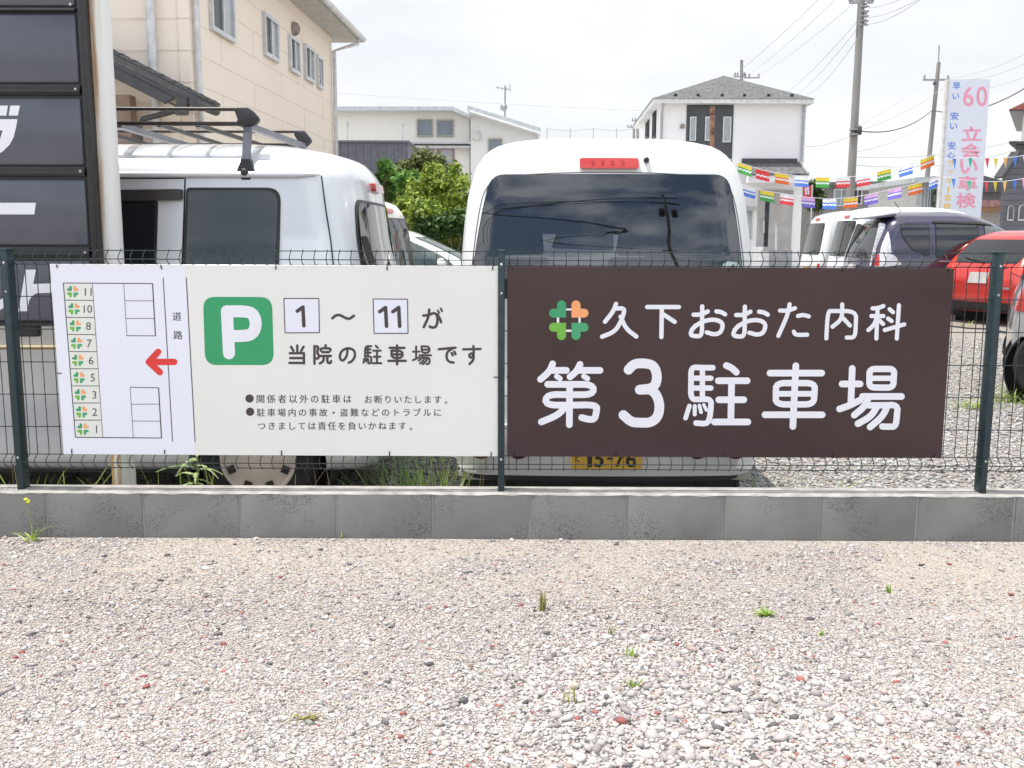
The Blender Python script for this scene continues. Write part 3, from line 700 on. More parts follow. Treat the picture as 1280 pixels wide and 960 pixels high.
    def shell(s, nz=56, inset=0, hole=None, zlo=None):
        mb = MB(); z0, z1 = (zlo or s.z[0]), s.z[-1] - inset; rings = []
        for k in range(nz + 1):
            z = z0 + (z1 - z0) * k / nz; rings.append([(x, y, z) for x, y in s.ring(z, inset=inset)])
        top = rings[-1]; cy = sum(p[1] for p in top) / len(top)
        for q in (.965, .90, .8, .65, .45, .25, .08):
            zc = z1 + (s.H - inset - z1) * (1 - q ** 3)
            rings.append([(p[0] * q, cy + (p[1] - cy) * (1 - (1 - q) * .8), zc) for p in top])
        n = len(top)
        for rg in rings: mb.v.extend(rg)
        for i in range(len(rings) - 1):
            for k in range(n):
                a, b, c, d = i * n + k, i * n + (k + 1) % n, (i + 1) * n + (k + 1) % n, (i + 1) * n + k
                if hole:
                    m = [(mb.v[a][j] + mb.v[b][j] + mb.v[c][j] + mb.v[d][j]) / 4 for j in range(3)]
                    if hole(*m): continue
                mb.f.append((a, b, c, d)); mb.mi.append(0)
        mb.f.append(tuple(range((len(rings) - 1) * n, len(rings) * n))); mb.mi.append(0)
        if not inset: mb.f.append(tuple(range(n - 1, -1, -1))); mb.mi.append(0)
        return mb
def dense(poly, step=.045, ref=None):
    o_ = []; n = len(poly); ref = ref or poly
    for i in range(n):
        a, b = poly[i], poly[(i + 1) % n]; ra, rb = ref[i], ref[(i + 1) % n]
        k = max(1, int(math.hypot(rb[0] - ra[0], rb[1] - ra[1]) / step + .999))
        for j in range(k): o_.append((a[0] + (b[0] - a[0]) * j / k, a[1] + (b[1] - a[1]) * j / k))
    return o_
def panel(fn, poly, off=.004, depth=.02, rings=7):
    """a pane, lamp or trim laid over the body surface: fn(u, z, off) gives the place"""
    c = np.mean(np.array(poly), 0); poly = dense(poly); n = len(poly); mb = MB()
    mb.v.extend([tuple(fn(u, z, -depth)) for u, z in poly])
    for k in range(rings + 1):
        q = 1 - k / (rings + 1)
        mb.v.extend([tuple(fn(c[0] + (u - c[0]) * q, c[1] + (z - c[1]) * q, off)) for u, z in poly])
    mb.v.append(tuple(fn(c[0], c[1], off)))
    for i in range(rings + 1):
        for k in range(n): mb.f.append((i * n + k, i * n + (k + 1) % n, (i + 1) * n + (k + 1) % n, (i + 1) * n + k)); mb.mi.append(0)
    b = (rings + 1) * n
    for k in range(n): mb.f.append((b + k, b + (k + 1) % n, len(mb.v) - 1)); mb.mi.append(0)
    return mb
def frame_panel(fn, outer, inner, off=.004, depth=.02):
    inner = dense(inner, ref=outer); outer = dense(outer); n = len(outer); mb = MB()
    for pl, o_ in ((outer, -depth), (outer, off), (inner, off), (inner, -depth)): mb.v.extend([tuple(fn(u, z, o_)) for u, z in pl])
    for i in range(3):
        for k in range(n): mb.f.append((i * n + k, i * n + (k + 1) % n, (i + 1) * n + (k + 1) % n, (i + 1) * n + k)); mb.mi.append(0)
    return mb
def in_poly(u, v, P):
    c = False; n = len(P); j = n - 1
    for i in range(n):
        if (P[i][1] > v) != (P[j][1] > v) and u < (P[j][0] - P[i][0]) * (v - P[i][1]) / (P[j][1] - P[i][1]) + P[i][0]: c = not c
        j = i
    return c
def shrink(P, d):
    c = np.mean(np.array(P), 0); o_ = []
    for p in P:
        v = np.array(p) - c; l = np.linalg.norm(v); o_.append(tuple(c + v * (1 - d / l)))
    return o_
def wheel(root, x, y, rad, wid, sg, rim=RIMM, spokes=7, holes=False):
    mb = MB(); pr = [(rad * .62, -wid * .42), (rad * .72, -wid * .5), (rad * .93, -wid * .5), (rad, -wid * .36), (rad, wid * .36), (rad * .93, wid * .5), (rad * .72, wid * .5), (rad * .62, wid * .42)]
    c = (x, y, rad)
    w = MB(); w.lathe(pr, c, 'x', 36, caps=False); t = w.build('wheel', RUBBER, root, local=True, smooth=40)
    mb = MB()
    if holes:
        hr = rad * .64; e = sg * wid * .46
        mb.lathe([(hr, e * .6), (hr, e), (hr * .95, e * 1.03), (hr * .90, e * .93), (hr * .6, e * .97), (hr * .36, e * 1.06), (hr * .2, e * 1.08), (.01, e * 1.08)], c, 'x', 40)
    else:
        hr = rad * .66; e = sg * wid * .44
        mb.lathe([(hr, e * .5), (hr, e), (hr * .9, e), (hr * .86, e * .4), (.02, e * .4)], c, 'x', 40)
        for k in range(spokes):
            a = 2 * math.pi * k / spokes; d = Vector((0, math.cos(a), math.sin(a))); cc = Vector(c) + Vector((e * .9, 0, 0))
            mb.bar(cc, cc + d * hr * .94, .05 * rad / .3, .02, up=(1, 0, 0))
        mb.lathe([(hr * .22, e * .6), (hr * .22, e * 1.05), (hr * .1, e * 1.1)], c, 'x', 20)
    mb.build('rim', rim, t, local=True, smooth=35)
    if holes:
        mb = MB(); 
        for k in range(8):
            a = 2 * math.pi * (k + .5) / 8; cc = Vector(c) + Vector((sg * wid * .425, math.cos(a) * rad * .49, math.sin(a) * rad * .49))
            u, v = Vector((0, math.cos(a), math.sin(a))) * .020, Vector((0, -math.sin(a), math.cos(a))) * .020
            mb.prism([cc - u - v, cc + u - v, cc + u + v, cc - u + v], (sg * .008, 0, 0))
        mb.build('rim_slot', BLACKP, t, local=True)
    return t
def arch_lip(S, root, sg, y, rad, mat, wid=.035):
    o_ = []; i_ = []
    for k in range(25):
        a = math.pi * (k / 24 * 1.16 - .08); o_.append((y + (rad + wid) * math.cos(a), rad * .86 + (rad + wid) * math.sin(a))); i_.append((y + rad * math.cos(a), rad * .86 + rad * math.sin(a)))
    mb = MB(); n = 25
    for pl, f_ in ((o_, -.02), (o_, .007), (i_, .007), (i_, -.12)):
        mb.v.extend([tuple(S.side(sg, u, max(z, S.z[0]), f_)) for u, z in pl])
    for i in range(3):
        for k in range(n - 1): mb.f.append((i * n + k, i * n + k + 1, (i + 1) * n + k + 1, (i + 1) * n + k)); mb.mi.append(0)
    return mb.build('wheel_arch', mat, root, local=True, smooth=50)
def car(name, label, loc, rz, S, paint, wheels, group=None, holes_extra=None, rim=RIMM, archmat=None, nz=56, underz=.22, holes=False, lining=False, wid=.17, cat='van'):
    t = thing(name, label, cat, loc, R(rz), group)
    def hole(x, y, z):
        for (wy_, wr) in wheels:
            if (y - wy_) ** 2 + (z - wr * .86) ** 2 < (wr + .055) ** 2 and abs(x) > .35: return True
        return bool(holes_extra and holes_extra(x, y, z))
    S.shell(nz, hole=hole).build('body', paint, t, local=True, smooth=48)
    if lining: S.shell(nz, inset=.035, hole=hole, zlo=.3).build('cabin_lining', LINING, t, local=True, smooth=48)
    y0, y1 = S._ev('r', .35) + .12, S._ev('f', .35) - .25; w = S._ev('w', .3) - .06
    mb = MB(); mb.box(-w + .20, w - .20, y0, y1, underz - .01, .5); mb.box(-w, w, wheels[0][0] + wheels[0][1] + .1, wheels[1][0] - wheels[1][1] - .1, underz, .42)
    mb.build('underbody', BLACKP, t, local=True)
    for (wy_, wr) in wheels:
        for sg in (-1, 1):
            wheel(t, sg * (S._ev('w', .4) - wid * .5 - .015), wy_, wr, wid, sg, rim, holes=holes)
            arch_lip(S, t, sg, wy_, wr + .045, archmat or paint)
            mb = MB(); xi = sg * (S._ev('w', .4) - .32); mb.lathe([(wr + .07, 0), (wr + .07, sg * .26), (wr + .06, sg * .26), (wr + .06, .004 * sg)], (xi, wy_, wr * .86), 'x', 28)
            mb.build('wheel_well', BLACKP, t, local=True)
    return t
def glass(S, root, kind, poly, r=.06, mat=None, border=.018, off=.006, name='window'):
    fn = {'r': lambda u, z, o: S.rear(u, z, o), 'f': lambda u, z, o: S.front(u, z, o), 'R': lambda u, z, o: S.side(1, u, z, o), 'L': lambda u, z, o: S.side(-1, u, z, o)}[kind]
    P = round_poly(poly, r)
    w = panel(fn, P, off).build(name, TRIM, root, local=True, smooth=40)
    panel(fn, shrink(P, border), off + .002, -off).build('pane', mat or DGLASS, w, local=True, smooth=40)
    return w
def lamp(S, root, kind, poly, mat, r=.02, off=.012, name='tail_lamp'):
    fn = {'r': lambda u, z, o: S.rear(u, z, o), 'f': lambda u, z, o: S.front(u, z, o), 'R': lambda u, z, o: S.side(1, u, z, o), 'L': lambda u, z, o: S.side(-1, u, z, o)}[kind]
    return panel(fn, round_poly(poly, r), off).build(name, mat, root, local=True, smooth=40)
def mirror(root, p, sx, mat, s=1):
    m = MB(); p = Vector(p)
    m.lathe([(.02, -.055), (.075 * s, -.05), (.095 * s, 0), (.08 * s, .04), (.03, .07)], p + Vector((sx * .1, 0, 0)), 'y', 16)
    m.bar(p, p + Vector((sx * .07, 0, -.02)), .04, .05)
    return m.build('door_mirror', mat, root, local=True, smooth=50)
def wiper(root, a, b):
    m = MB(); m.tube([a, (Vector(a) + Vector(b)) / 2 + Vector((0, -.01, 0)), b], [.010, .008, .006], 6); return m.build('rear_wiper', BLACKP, root, local=True, smooth=60)

WHITE = M('white_car_paint', (.69, .70, .705), .22, var=.02, scale=2, coat=.8)
SILV = M('pale_silver_car_paint', (.68, .70, .735), .24, metal=.12, var=.03, scale=2, coat=.8)
CREAM = M('cream_car_paint', (.74, .73, .63), .25, var=.03, scale=2, coat=.7)
NAVY = M('purple_navy_car_paint', (.036, .033, .070), .2, metal=.1, var=.05, scale=2, coat=1)
RED = M('red_car_paint', (.52, .028, .022), .2, metal=.15, var=.04, scale=2, coat=1)
GREY = M('grey_silver_car_paint', (.42, .43, .45), .22, metal=.4, var=.04, scale=2, coat=.9)

# --- the white van parked rear-on behind the fence
VX = at(760, 400, 4.6).x; VY = 4.52
rows = [(331, 183, .085), (290, 179.5, .115), (247, 174, .15), (222, 168, .175), (212, 165, .185), (204, 160.5, .20), (197, 155, .215), (190, 148, .232), (184.5, 139, .252), (180.5, 129, .28), (178, 116, .32)]
Lv = [(.335, .69, .01, 3.37), (.37, .705, 0, 3.39), (.50, .725, .0, 3.39), (.70, .735, .015, 3.36), (.80, .737, .04, 3.33), (.95, .735, .06, 3.24)]
for py, hw, yo in rows:
    a, b = at(760 - hw, py, VY + yo + .10), at(760 + hw, py, VY + yo + .10); z = a.z - GZ
    if z > 1.02: Lv.append((z, (b.x - a.x) / 2, yo, 3.2 - (z - 1.0) * .62 if z < 1.5 else 2.86 - (z - 1.5) * 1.0))
Hvan = at(760, 174.5, VY + .75).z - GZ
S = Shape(Lv, Hvan, rr=(.13, .10), bow=.035)
def vpx(px, py, yo): p = at(px, py, VY + yo); return (p.x - VX, p.z - GZ)
rw = [vpx(613, 218, .20), vpx(911, 218, .20), vpx(921, 270, .15), vpx(929, 331, .105), vpx(934, 372, .08), vpx(587, 372, .08), vpx(591, 331, .105), vpx(601, 270, .15)]
rwp = round_poly(rw, [.07, .07, .3, .3, .06, .06, .3, .3]); rwi = shrink(rwp, .035)
sidew = {sg: [[(.35, 1.02), (1.15, 1.02), (1.15, 1.58), (.42, 1.58)], [(1.22, 1.02), (1.98, 1.02), (1.98, 1.58), (1.22, 1.58)], [(2.06, 1.0), (2.92, 1.0), (2.52, 1.57), (2.06, 1.58)]] for sg in (-1, 1)}
ws = [(-.60, 1.02), (.60, 1.02), (.56, 1.60), (-.56, 1.60)]
def vhole(x, y, z):
    if y < .45 and in_poly(x, z, rwi): return True
    if y > 2.2 and abs(x) < .66 and in_poly(x, z, shrink(ws, .03)): return True
    if abs(x) > .55:
        for P in sidew[1]:
            if in_poly(y, z, shrink(P, .03)): return True
    return False
van = car('white_van', 'white kei van seen from behind, with red brake light above rear window', (VX, VY, GZ), 0, S, WHITE, [(.55, .265), (2.95, .265)], holes_extra=vhole, nz=72, lining=True, wid=.15)
rf = lambda u, z, o: S.rear(u, z, o)
TINT = see_through_glass('tinted_rear_glass', (.20, .205, .23)); CLEARG = see_through_glass('clear_windscreen_glass', (.76, .82, .79))
w_ = frame_panel(rf, rwp, shrink(rwp, .055), .004, .03).build('rear_window', TRIM, van, local=True, smooth=40)
panel(rf, shrink(rwp, .004), .0065, -.0065, 14).build('pane', TINT, w_, local=True, smooth=40)
for sg, kd in ((-1, 'L'), (1, 'R')):
    for i, P in enumerate(sidew[sg]):
        fn = lambda u, z, o, sg=sg: S.side(sg, u, z, o)
        q = round_poly(P, .06); w_ = frame_panel(fn, q, shrink(q, .05), .004, .03).build('side_window', TRIM, van, local=True, smooth=40)
        panel(fn, shrink(q, .004), .0065, -.0065).build('pane', CLEARG if i == 2 else TINT, w_, local=True, smooth=40)
q = round_poly(ws, .08); fn = lambda u, z, o: S.front(u, z, o)
w_ = frame_panel(fn, q, shrink(q, .05), .004, .03).build('windscreen', TRIM, van, local=True, smooth=40)
panel(fn, shrink(q, .004), .0065, -.0065).build('pane', CLEARG, w_, local=True, smooth=40)
a, b = vpx(724.5, 197.5, .20), vpx(798, 211, .19)
bl = lamp(S, van, 'r', [(a[0], a[1]), (b[0], a[1]), (b[0], b[1]), (a[0], b[1])], REDL, .012, .022, 'brake_lamp')
mb = MB()
for px in (741, 753, 765, 778):
    c = vpx(px, 204.5, .2); mb.add([S.rear(c[0] + dx, c[1] + dz, .0228) for dx, dz in ((-.008, -.012), (.008, -.012), (.008, .012), (-.008, .012))], [(0, 1, 2, 3)])
mb.build('lamp_bulb', M('lamp_inner_red', (.33, .012, .015), .3), bl, local=True)
c = vpx(808, 200, .2); mb = MB(); pc = S.rear(c[0], c[1], 0); mb.lathe([(.013, 0), (.013, -.018), (.008, -.026)], pc, 'y', 14); mb.build('washer_nozzle', BLACKP, van, local=True, smooth=40)
# tailgate shut line, lower tail lamps, bumper step, sticker, plate
tg = [vpx(601, 206, .2), vpx(921, 206, .2)]
mb = MB()
prev = None
tgp = [(-.655, .74), (-.655, 1.0), (-.635, 1.3), (-.598, 1.6), (-.56, 1.70), (-.48, 1.735), (-.2, 1.75), (0, 1.752), (.2, 1.75), (.48, 1.735), (.56, 1.70), (.598, 1.6), (.635, 1.3), (.655, 1.0), (.655, .74)]
gap = M('panel_gap_shadow', (.10, .10, .10), .6)
mb.tube([S.rear(x, z, .0008) for x, z in chaikin([(x * 1.01, z) for x, z in tgp], 2)], .0022, 5); mb.build('tailgate_gap', gap, van, local=True)
for sg in (-1, 1): lamp(S, van, 'r', [(sg * .64, .70), (sg * .71, .70), (sg * .705, 1.0), (sg * .655, 1.0)], REDL, .015, .012)
def bump(u, z, o): return S.rear(u, z, o)
bp_ = round_poly([(-.70, .352), (.70, .352), (.725, .43), (.725, .585), (-.725, .585), (-.725, .43)], [.05, .05, .03, .03, .03, .03])
panel(bump, bp_, .035, .03, 6).build('rear_bumper', WHITE, van, local=True, smooth=40)
a, b = vpx(714.5, 553, -.045), vpx(801.5, 587, -.045)
px0, px1 = (a[0] + b[0]) / 2 - .165, (a[0] + b[0]) / 2 + .165; pz0 = b[1]; pz1 = pz0 + .165
pm = MB(); pm.box(px0, px1, -.052, -.045, pz0, pz1); pt = pm.build('number_plate', PLATEY, van, bevel=.003, local=True)
class LP:
    def __init__(s, x0, z0, y): s.x0, s.z0, s.y = x0, z0, y
    def p(s, x, y, d=0): return Vector((s.x0 + x, s.y - d, s.z0 - y))
lp = LP(px0, pz1, -.0522); mb = MB()
write(mb, lp, 'く', .018, .040, .098, .13, .0005, .02)
for s, x, wd in (('1', .076, .022), ('5', .108, .044), ('-', .167, .028), ('7', .205, .044), ('6', .255, .048)):
    write(mb, lp, s, x, x + wd, .075 if s != '-' else .107, .152 if s != '-' else .117, .0005, .02)
mb.build('plate_characters', PINK, pt, local=True)
mb = MB()
for px, py in ((601, 560), (648, 560), (872, 560), (920, 560)):
    mb = MB(); c = vpx(px, py, -.04); mb.lathe([(.052, .02), (.052, -.046), (.046, -.052), (.02, -.054)], (c[0], 0, c[1]), 'y', 24); mb.build('bumper_lamp', M('dark_red_lens', (.10, .012, .014), .15, coat=.6), van, local=True, smooth=40)
for px0_, px1_ in ((895, 937), (583, 622)):
    a, b = at(px0_, 588, VY + .2), at(px1_, 600, VY + .2)
    mb = MB(); mb.box(a.x - VX, b.x - VX, .2, .21, b.z - GZ, a.z - GZ + .06); mb.build('mud_flap', M('pale_mud_flap', (.52, .51, .47), .7), van, bevel=.004, local=True)
c = vpx(914, 333, .095)
mb = MB(); mb.v = [tuple(S.rear(c[0] + .040 * math.cos(k * math.pi / 12), c[1] + .024 * math.sin(k * math.pi / 12), .008)) for k in range(24)]; mb.f = [tuple(range(24))]; mb.mi = [0]
mb.build('sticker', M('pale_green_sticker', (.55, .72, .66), .4), van, local=True)
# seats and steering wheel seen through the tinted glass
SEAT = M('dark_seat_cloth', (.035, .036, .04), .9, scale=40)
for sx, hw in ((-.43, .215), (.39, .27)):
    mb = MB(); mb.hexa([(sx - hw, 1.62, .62), (sx + hw, 1.62, .62), (sx + hw * .94, 1.50, 1.33), (sx - hw * .94, 1.50, 1.33)], [(sx - hw, 1.76, .62), (sx + hw, 1.76, .62), (sx + hw * .94, 1.62, 1.33), (sx - hw * .94, 1.62, 1.33)])
    mb.box(sx - hw, sx + hw, 1.62, 2.1, .52, .66)
    mb.hexa([(sx - hw * .8, 1.48, 1.34), (sx + hw * .8, 1.48, 1.34), (sx + hw * .7, 1.46, 1.56), (sx - hw * .7, 1.46, 1.56)], [(sx - hw * .8, 1.57, 1.34), (sx + hw * .8, 1.57, 1.34), (sx + hw * .7, 1.54, 1.56), (sx - hw * .7, 1.54, 1.56)])
    mb.build('seat', SEAT, van, bevel=.03, local=True, smooth=40)
mb = MB(); mb.box(-.66, .66, 2.5, 2.9, .5, .98); mb.build('dashboard', SEAT, van, bevel=.05, local=True, smooth=40)
mb = MB(); mb.tube([(.34 + .18 * math.cos(a * math.pi / 10), 2.42 + .05 * math.sin(a * math.pi / 10), .95 + .17 * math.sin(a * math.pi / 10)) for a in range(21)], .014, 8); mb.build('steering_wheel', BLACKP, van, local=True, smooth=60)
mirror(van, (-.72, 2.55, 1.0), -1, WHITE); mirror(van, (.72, 2.55, 1.0), 1, WHITE)

# --- pale silver van with the roof rack, parked side-on at the left
SX, SYC = -.66, 5.74
def sp(px, py, Y=4.96): p = at(px, py, Y); return (SX - p.x, p.z - GZ)
zg = sp(300, 218)[1]
Hs = at(270, 184, SYC).z - GZ
Ls = [(.24, .70, .05, 4.2), (.30, .755, .02, 4.28), (.45, .79, .0, 4.32), (.7, .805, .0, 4.3), (.9, .808, .02, 4.22), (1.05, .805, .05, 4.02), (1.25, .79, .075, 3.75), (1.45, .765, .11, 3.45), (zg - .10, .745, .135, 3.2), (zg, .735, .15, 3.1), (zg + .06, .70, .18, 3.0), (zg + .11, .64, .225, 2.9)]
S = Shape(Ls, Hs, rr=(.16, .20), bow=.05, rf=(.3, .25))
silver = car('silver_van', 'pale silver one-box van side-on with black roof rack behind the parking sign', (SX, SYC, GZ), 90, S, SILV, [(.67, .31), (3.25, .31)], rim=M('beige_steel_wheel', (.60, .52, .46), .5, var=.1), holes=True, wid=.19, nz=64)
glass(S, silver, 'L', [sp(349, 332), sp(349, 234), sp(230, 234), sp(229, 332), sp(229, 350), sp(348, 350)], [.02, .07, .02, .0, .03, .06])
glass(S, silver, 'L', [sp(196, 350), sp(195, 250), sp(90, 250), sp(70, 350)], [.03, .02, .02, .03])
lamp(S, silver, 'L', [sp(226, 236), sp(226, 250), sp(100, 252), sp(100, 238)], M('smoked_visor', (.035, .032, .032), .2), .01, .03, 'rain_visor')
mb = MB(); mb.tube([S.side(-1, *sp(228, y), .0015) for y in (222, 260, 300, 340, 420, 520)], .004, 5); mb.build('panel_gap', TRIM, silver, local=True); mb = MB(); mb.tube([S.side(-1, *sp(x, y), .0015) for x, y in ((394, 190), (399, 220), (405, 260), (412, 300), (418, 345), (424, 420))], .004, 5)
mb.build('panel_gap', TRIM, silver, local=True); mb = MB(); mb.tube([S.side(-1, *sp(x, 222), .0015) for x in (100, 160, 226)], .004, 5)
mb.build('panel_gap', TRIM, silver, local=True)
mb = MB(); mb.tube([S.side(-1, *sp(x, 217.5), .012) for x in (-40, 60, 150, 230, 310, 370, 398)], [.016] * 6 + [.004], 8); mb.build('rain_gutter', SILV, silver, local=True, smooth=60)
mb = MB(); mb.tube([S.side(-1, *sp(x, 433), .010) for x in (-60, 60, 200, 380)], .012, 6); mb.build('side_moulding', M('brown_side_strip', (.34, .28, .16), .5), silver, local=True, smooth=60)
glass(S, silver, 'r', [(-.71, .95), (.71, .95), (.67, 1.35), (.61, 1.64), (-.61, 1.64), (-.67, 1.35)], [.05, .05, .3, .08, .08, .3], border=.03)
lamp(S, silver, 'r', [(-.16, 1.70), (.16, 1.70), (.16, 1.745), (-.16, 1.745)], REDL, .012, .028, 'brake_lamp')
for sg in (-1, 1): lamp(S, silver, 'r', [(sg * .70, .7), (sg * .79, .7), (sg * .775, 1.05), (sg * .72, 1.05)], REDL, .02, .015)
wiper(silver, S.rear(-.05, .98, .03), S.rear(-.48, 1.10, .03))
mb = MB(); mb.box(-.17, .17, -.035, -.02, .55, .72); mb.build('number_plate', PLATEW, silver, local=True)
# roof rack (its own thing: it lifts off the roof)
RY0, RY1 = 5.08, 6.36
rack = thing('roof_rack', 'black tubular roof rack with angled end caps, clamped on the silver van', 'roof rack', (at(250, 180, SYC).x, SYC, GZ + Hs - .1))
RK = M('black_rack_tube', (.022, .022, .024), .4, scale=30, var=.3, dark=(.05, .026, .016)); RKG = M('grey_rack_bar', (.20, .205, .23), .4, metal=.4); RK2 = M('black_rack_casting', (.03, .03, .034), .55, bump=.2)
zl, zu = at(300, 155, RY0).z, at(300, 136.5, RY0).z
zl2, zu2 = at(380, 181.5, RY1).z, at(370, 164.5, RY1).z
xe, xl = at(300, 155, RY0).x, -4.3
for (Yr, za_, zb_, px_a, px_b) in ((RY0, zl, zu, 299, 298), (RY1, zl2, zu2, 372, 373)):
    mb = MB(); mb.tube([(xl, Yr, za_), (at(px_a, 155, Yr).x, Yr, za_)], .0115, 10); mb.tube([(xl, Yr, zb_), (at(px_b, 140, Yr).x, Yr, zb_)], .0105, 10); mb.build('side_rail', RK, rack, smooth=50)
def cap_at(pts, Yr):
    a = [at(x, y, Yr - .022) for x, y in pts]
    for q in a: q.y = Yr - .022
    m = MB(); m.prism(a, (0, .044, 0)); m.build('end_cap', RK2, rack, bevel=.008, smooth=40)
cap_at([(291, 134.5), (309, 134), (316, 139), (323, 147), (323, 151), (318, 157), (298, 158), (292, 155), (297, 150)], RY0)
cap_at([(366, 163), (380, 163), (388, 173), (389, 177), (383, 183), (368, 181), (372, 176), (368, 170)], RY1)
for (pa, pb, w, h, mt) in ((307, 380, .036, .03, RKG), (247, 331, .020, .02, RK), (199, 283, .020, .02, RK), (147, 235, .040, .028, RKG), (95, 190, .020, .02, RK), (40, 150, .02, .02, RK)):
    p, q = at(pa, 156, RY0), at(pb, 182, RY1); p.z, q.z = zl - .006, zl2 - .006
    mb = MB(); mb.bar(p, q, w, h); mb.build('cross_bar', mt, rack)
for Yr, sgn in ((RY0, 1), (RY1, -1)):
    for xx in (at(311, 180, RY0).x, at(311, 180, RY0).x - 1.05):
        zf = GZ + zg + .005
        yb = Yr - .06 * sgn
        m = MB(); m.hexa([(xx - .021, Yr - .012, zl - .01), (xx + .019, Yr - .012, zl - .01), (xx + .019, yb - .012, zf + .06), (xx - .021, yb - .012, zf + .06)], [(xx - .021, Yr + .016, zl - .01), (xx + .019, Yr + .016, zl - .01), (xx + .019, yb + .016, zf + .06), (xx - .021, yb + .016, zf + .06)])
        m.build('rack_leg', M('grey_rack_leg', (.14, .145, .17), .4, metal=.5), rack, bevel=.004)
        m = MB(); a = [(xx - .022, yb - .02, zf + .075), (xx + .022, yb - .02, zf + .075), (xx + .045, yb - .02, zf + .01), (xx + .02, yb - .02, zf - .03), (xx - .02, yb - .02, zf - .03), (xx - .045, yb - .02, zf + .01)]
        m.prism(a, (0, .05, 0)); m.lathe([(.020, 0), (.020, -.03 * sgn), (.010, -.036 * sgn)], (xx, yb + (-.02 if sgn > 0 else .03), zf + .008), 'y', 6); m.build('rack_clamp', RK2, rack, bevel=.003)
# --- generic kei van (tall box) for the cream van and the white vans at the right
def kei(name, label, loc, rz, paint, H=1.88, cat='van', group=None, glassm=None, w=.735, L=3.38, clad=None, plate=PLATEY):
    k = H / 1.88
    Lv = [(.22, .66, .05, L - .06), (.30, .71, .01, L - .02), (.45, .735, 0, L), (.7, w, .0, L - .02), (.9, w, .03, L - .12), (1.02 * k, w - .004, .06, L - .26), (1.3 * k, w - .03, .11, L - .50), (1.55 * k, w - .07, .15, L - .72), (1.68 * k, w - .10, .19, L - .9), (1.77 * k, w - .15, .25, L - 1.05)]
    S = Shape(Lv, H, rr=(.14, .12), bow=.04)
    t = car(name, label, loc, rz, S, paint, [(.6, .265), (2.9, .265)], group=group, nz=40, archmat=clad, cat=cat)
    gm = glassm or DGLASS
    glass(S, t, 'r', [(-.60, .98), (.60, .98), (.55, 1.62 * k), (-.55, 1.62 * k)], .08, gm, name='rear_window')
    for kd in 'LR':
        glass(S, t, kd, [(.38, 1.0), (1.16, 1.0), (1.16, 1.58 * k), (.46, 1.58 * k)], .06, DGLASS, name='side_window')
        glass(S, t, kd, [(1.24, 1.0), (1.95, 1.0), (1.95, 1.58 * k), (1.24, 1.58 * k)], .05, DGLASS, name='side_window')
        glass(S, t, kd, [(2.03, 1.0), (2.78, 1.0), (2.42, 1.57 * k), (2.03, 1.58 * k)], .05, LGLASS, name='side_window')
        sg = 1 if kd == 'R' else -1
        m = MB(); p = S.side(sg, 1.36, .93, .012); m.bar(p - Vector((0, .08, 0)), p + Vector((0, .08, 0)), .02, .03); m.build('door_handle', paint, t, bevel=.006, local=True)
        lamp(S, t, 'r', [(sg * .62, .50), (sg * .70, .50), (sg * .69, .80), (sg * .64, .80)], REDL, .02)
    glass(S, t, 'f', [(-.58, 1.02), (.58, 1.02), (.54, 1.6 * k), (-.54, 1.6 * k)], .08, LGLASS, name='windscreen')
    lamp(S, t, 'r', [(-.13, 1.68 * k), (.13, 1.68 * k), (.13, 1.725 * k), (-.13, 1.725 * k)], REDL, .01, .02, 'brake_lamp')
    mb = MB(); mb.box(-.165, .165, -.03, .01, .55, .715); mb.build('number_plate', plate, t, local=True)
    for sg in (-1, 1): mirror(t, (sg * .72, 2.62, 1.02), sg, paint)
    wiper(t, S.rear(.0, 1.0, .03), S.rear(.38, 1.08, .03))
    return t, S
kei('cream_van', 'cream kei van parked beyond the silver van, dark rear window turned right', (at(507, 300, 11).x, 11.0, gz(11)), 77, CREAM, 1.86)
vA, SA = kei('white_van', 'white kei van with open-looking dark rear window, farthest of the right-hand row', (at(1022, 300, 20.7).x, 21.4, gz(21)), -90, WHITE, 1.90, group=None)
vB, SB = kei('white_van', 'white kei van with blue side lamp, between another white van and purple minivan', (at(1060, 300, 18.6).x, 19.3, gz(19.5)), -90, M('bluish_white_car_paint', (.74, .78, .86), .22, var=.02, scale=2, coat=.8), 1.92)
lamp(SB, vB, 'R', [(.09, .78), (.17, .78), (.18, 1.12), (.12, 1.12)], M('blue_lamp_lens', (.10, .19, .42), .15, coat=.6), .01, .012, 'side_lamp')
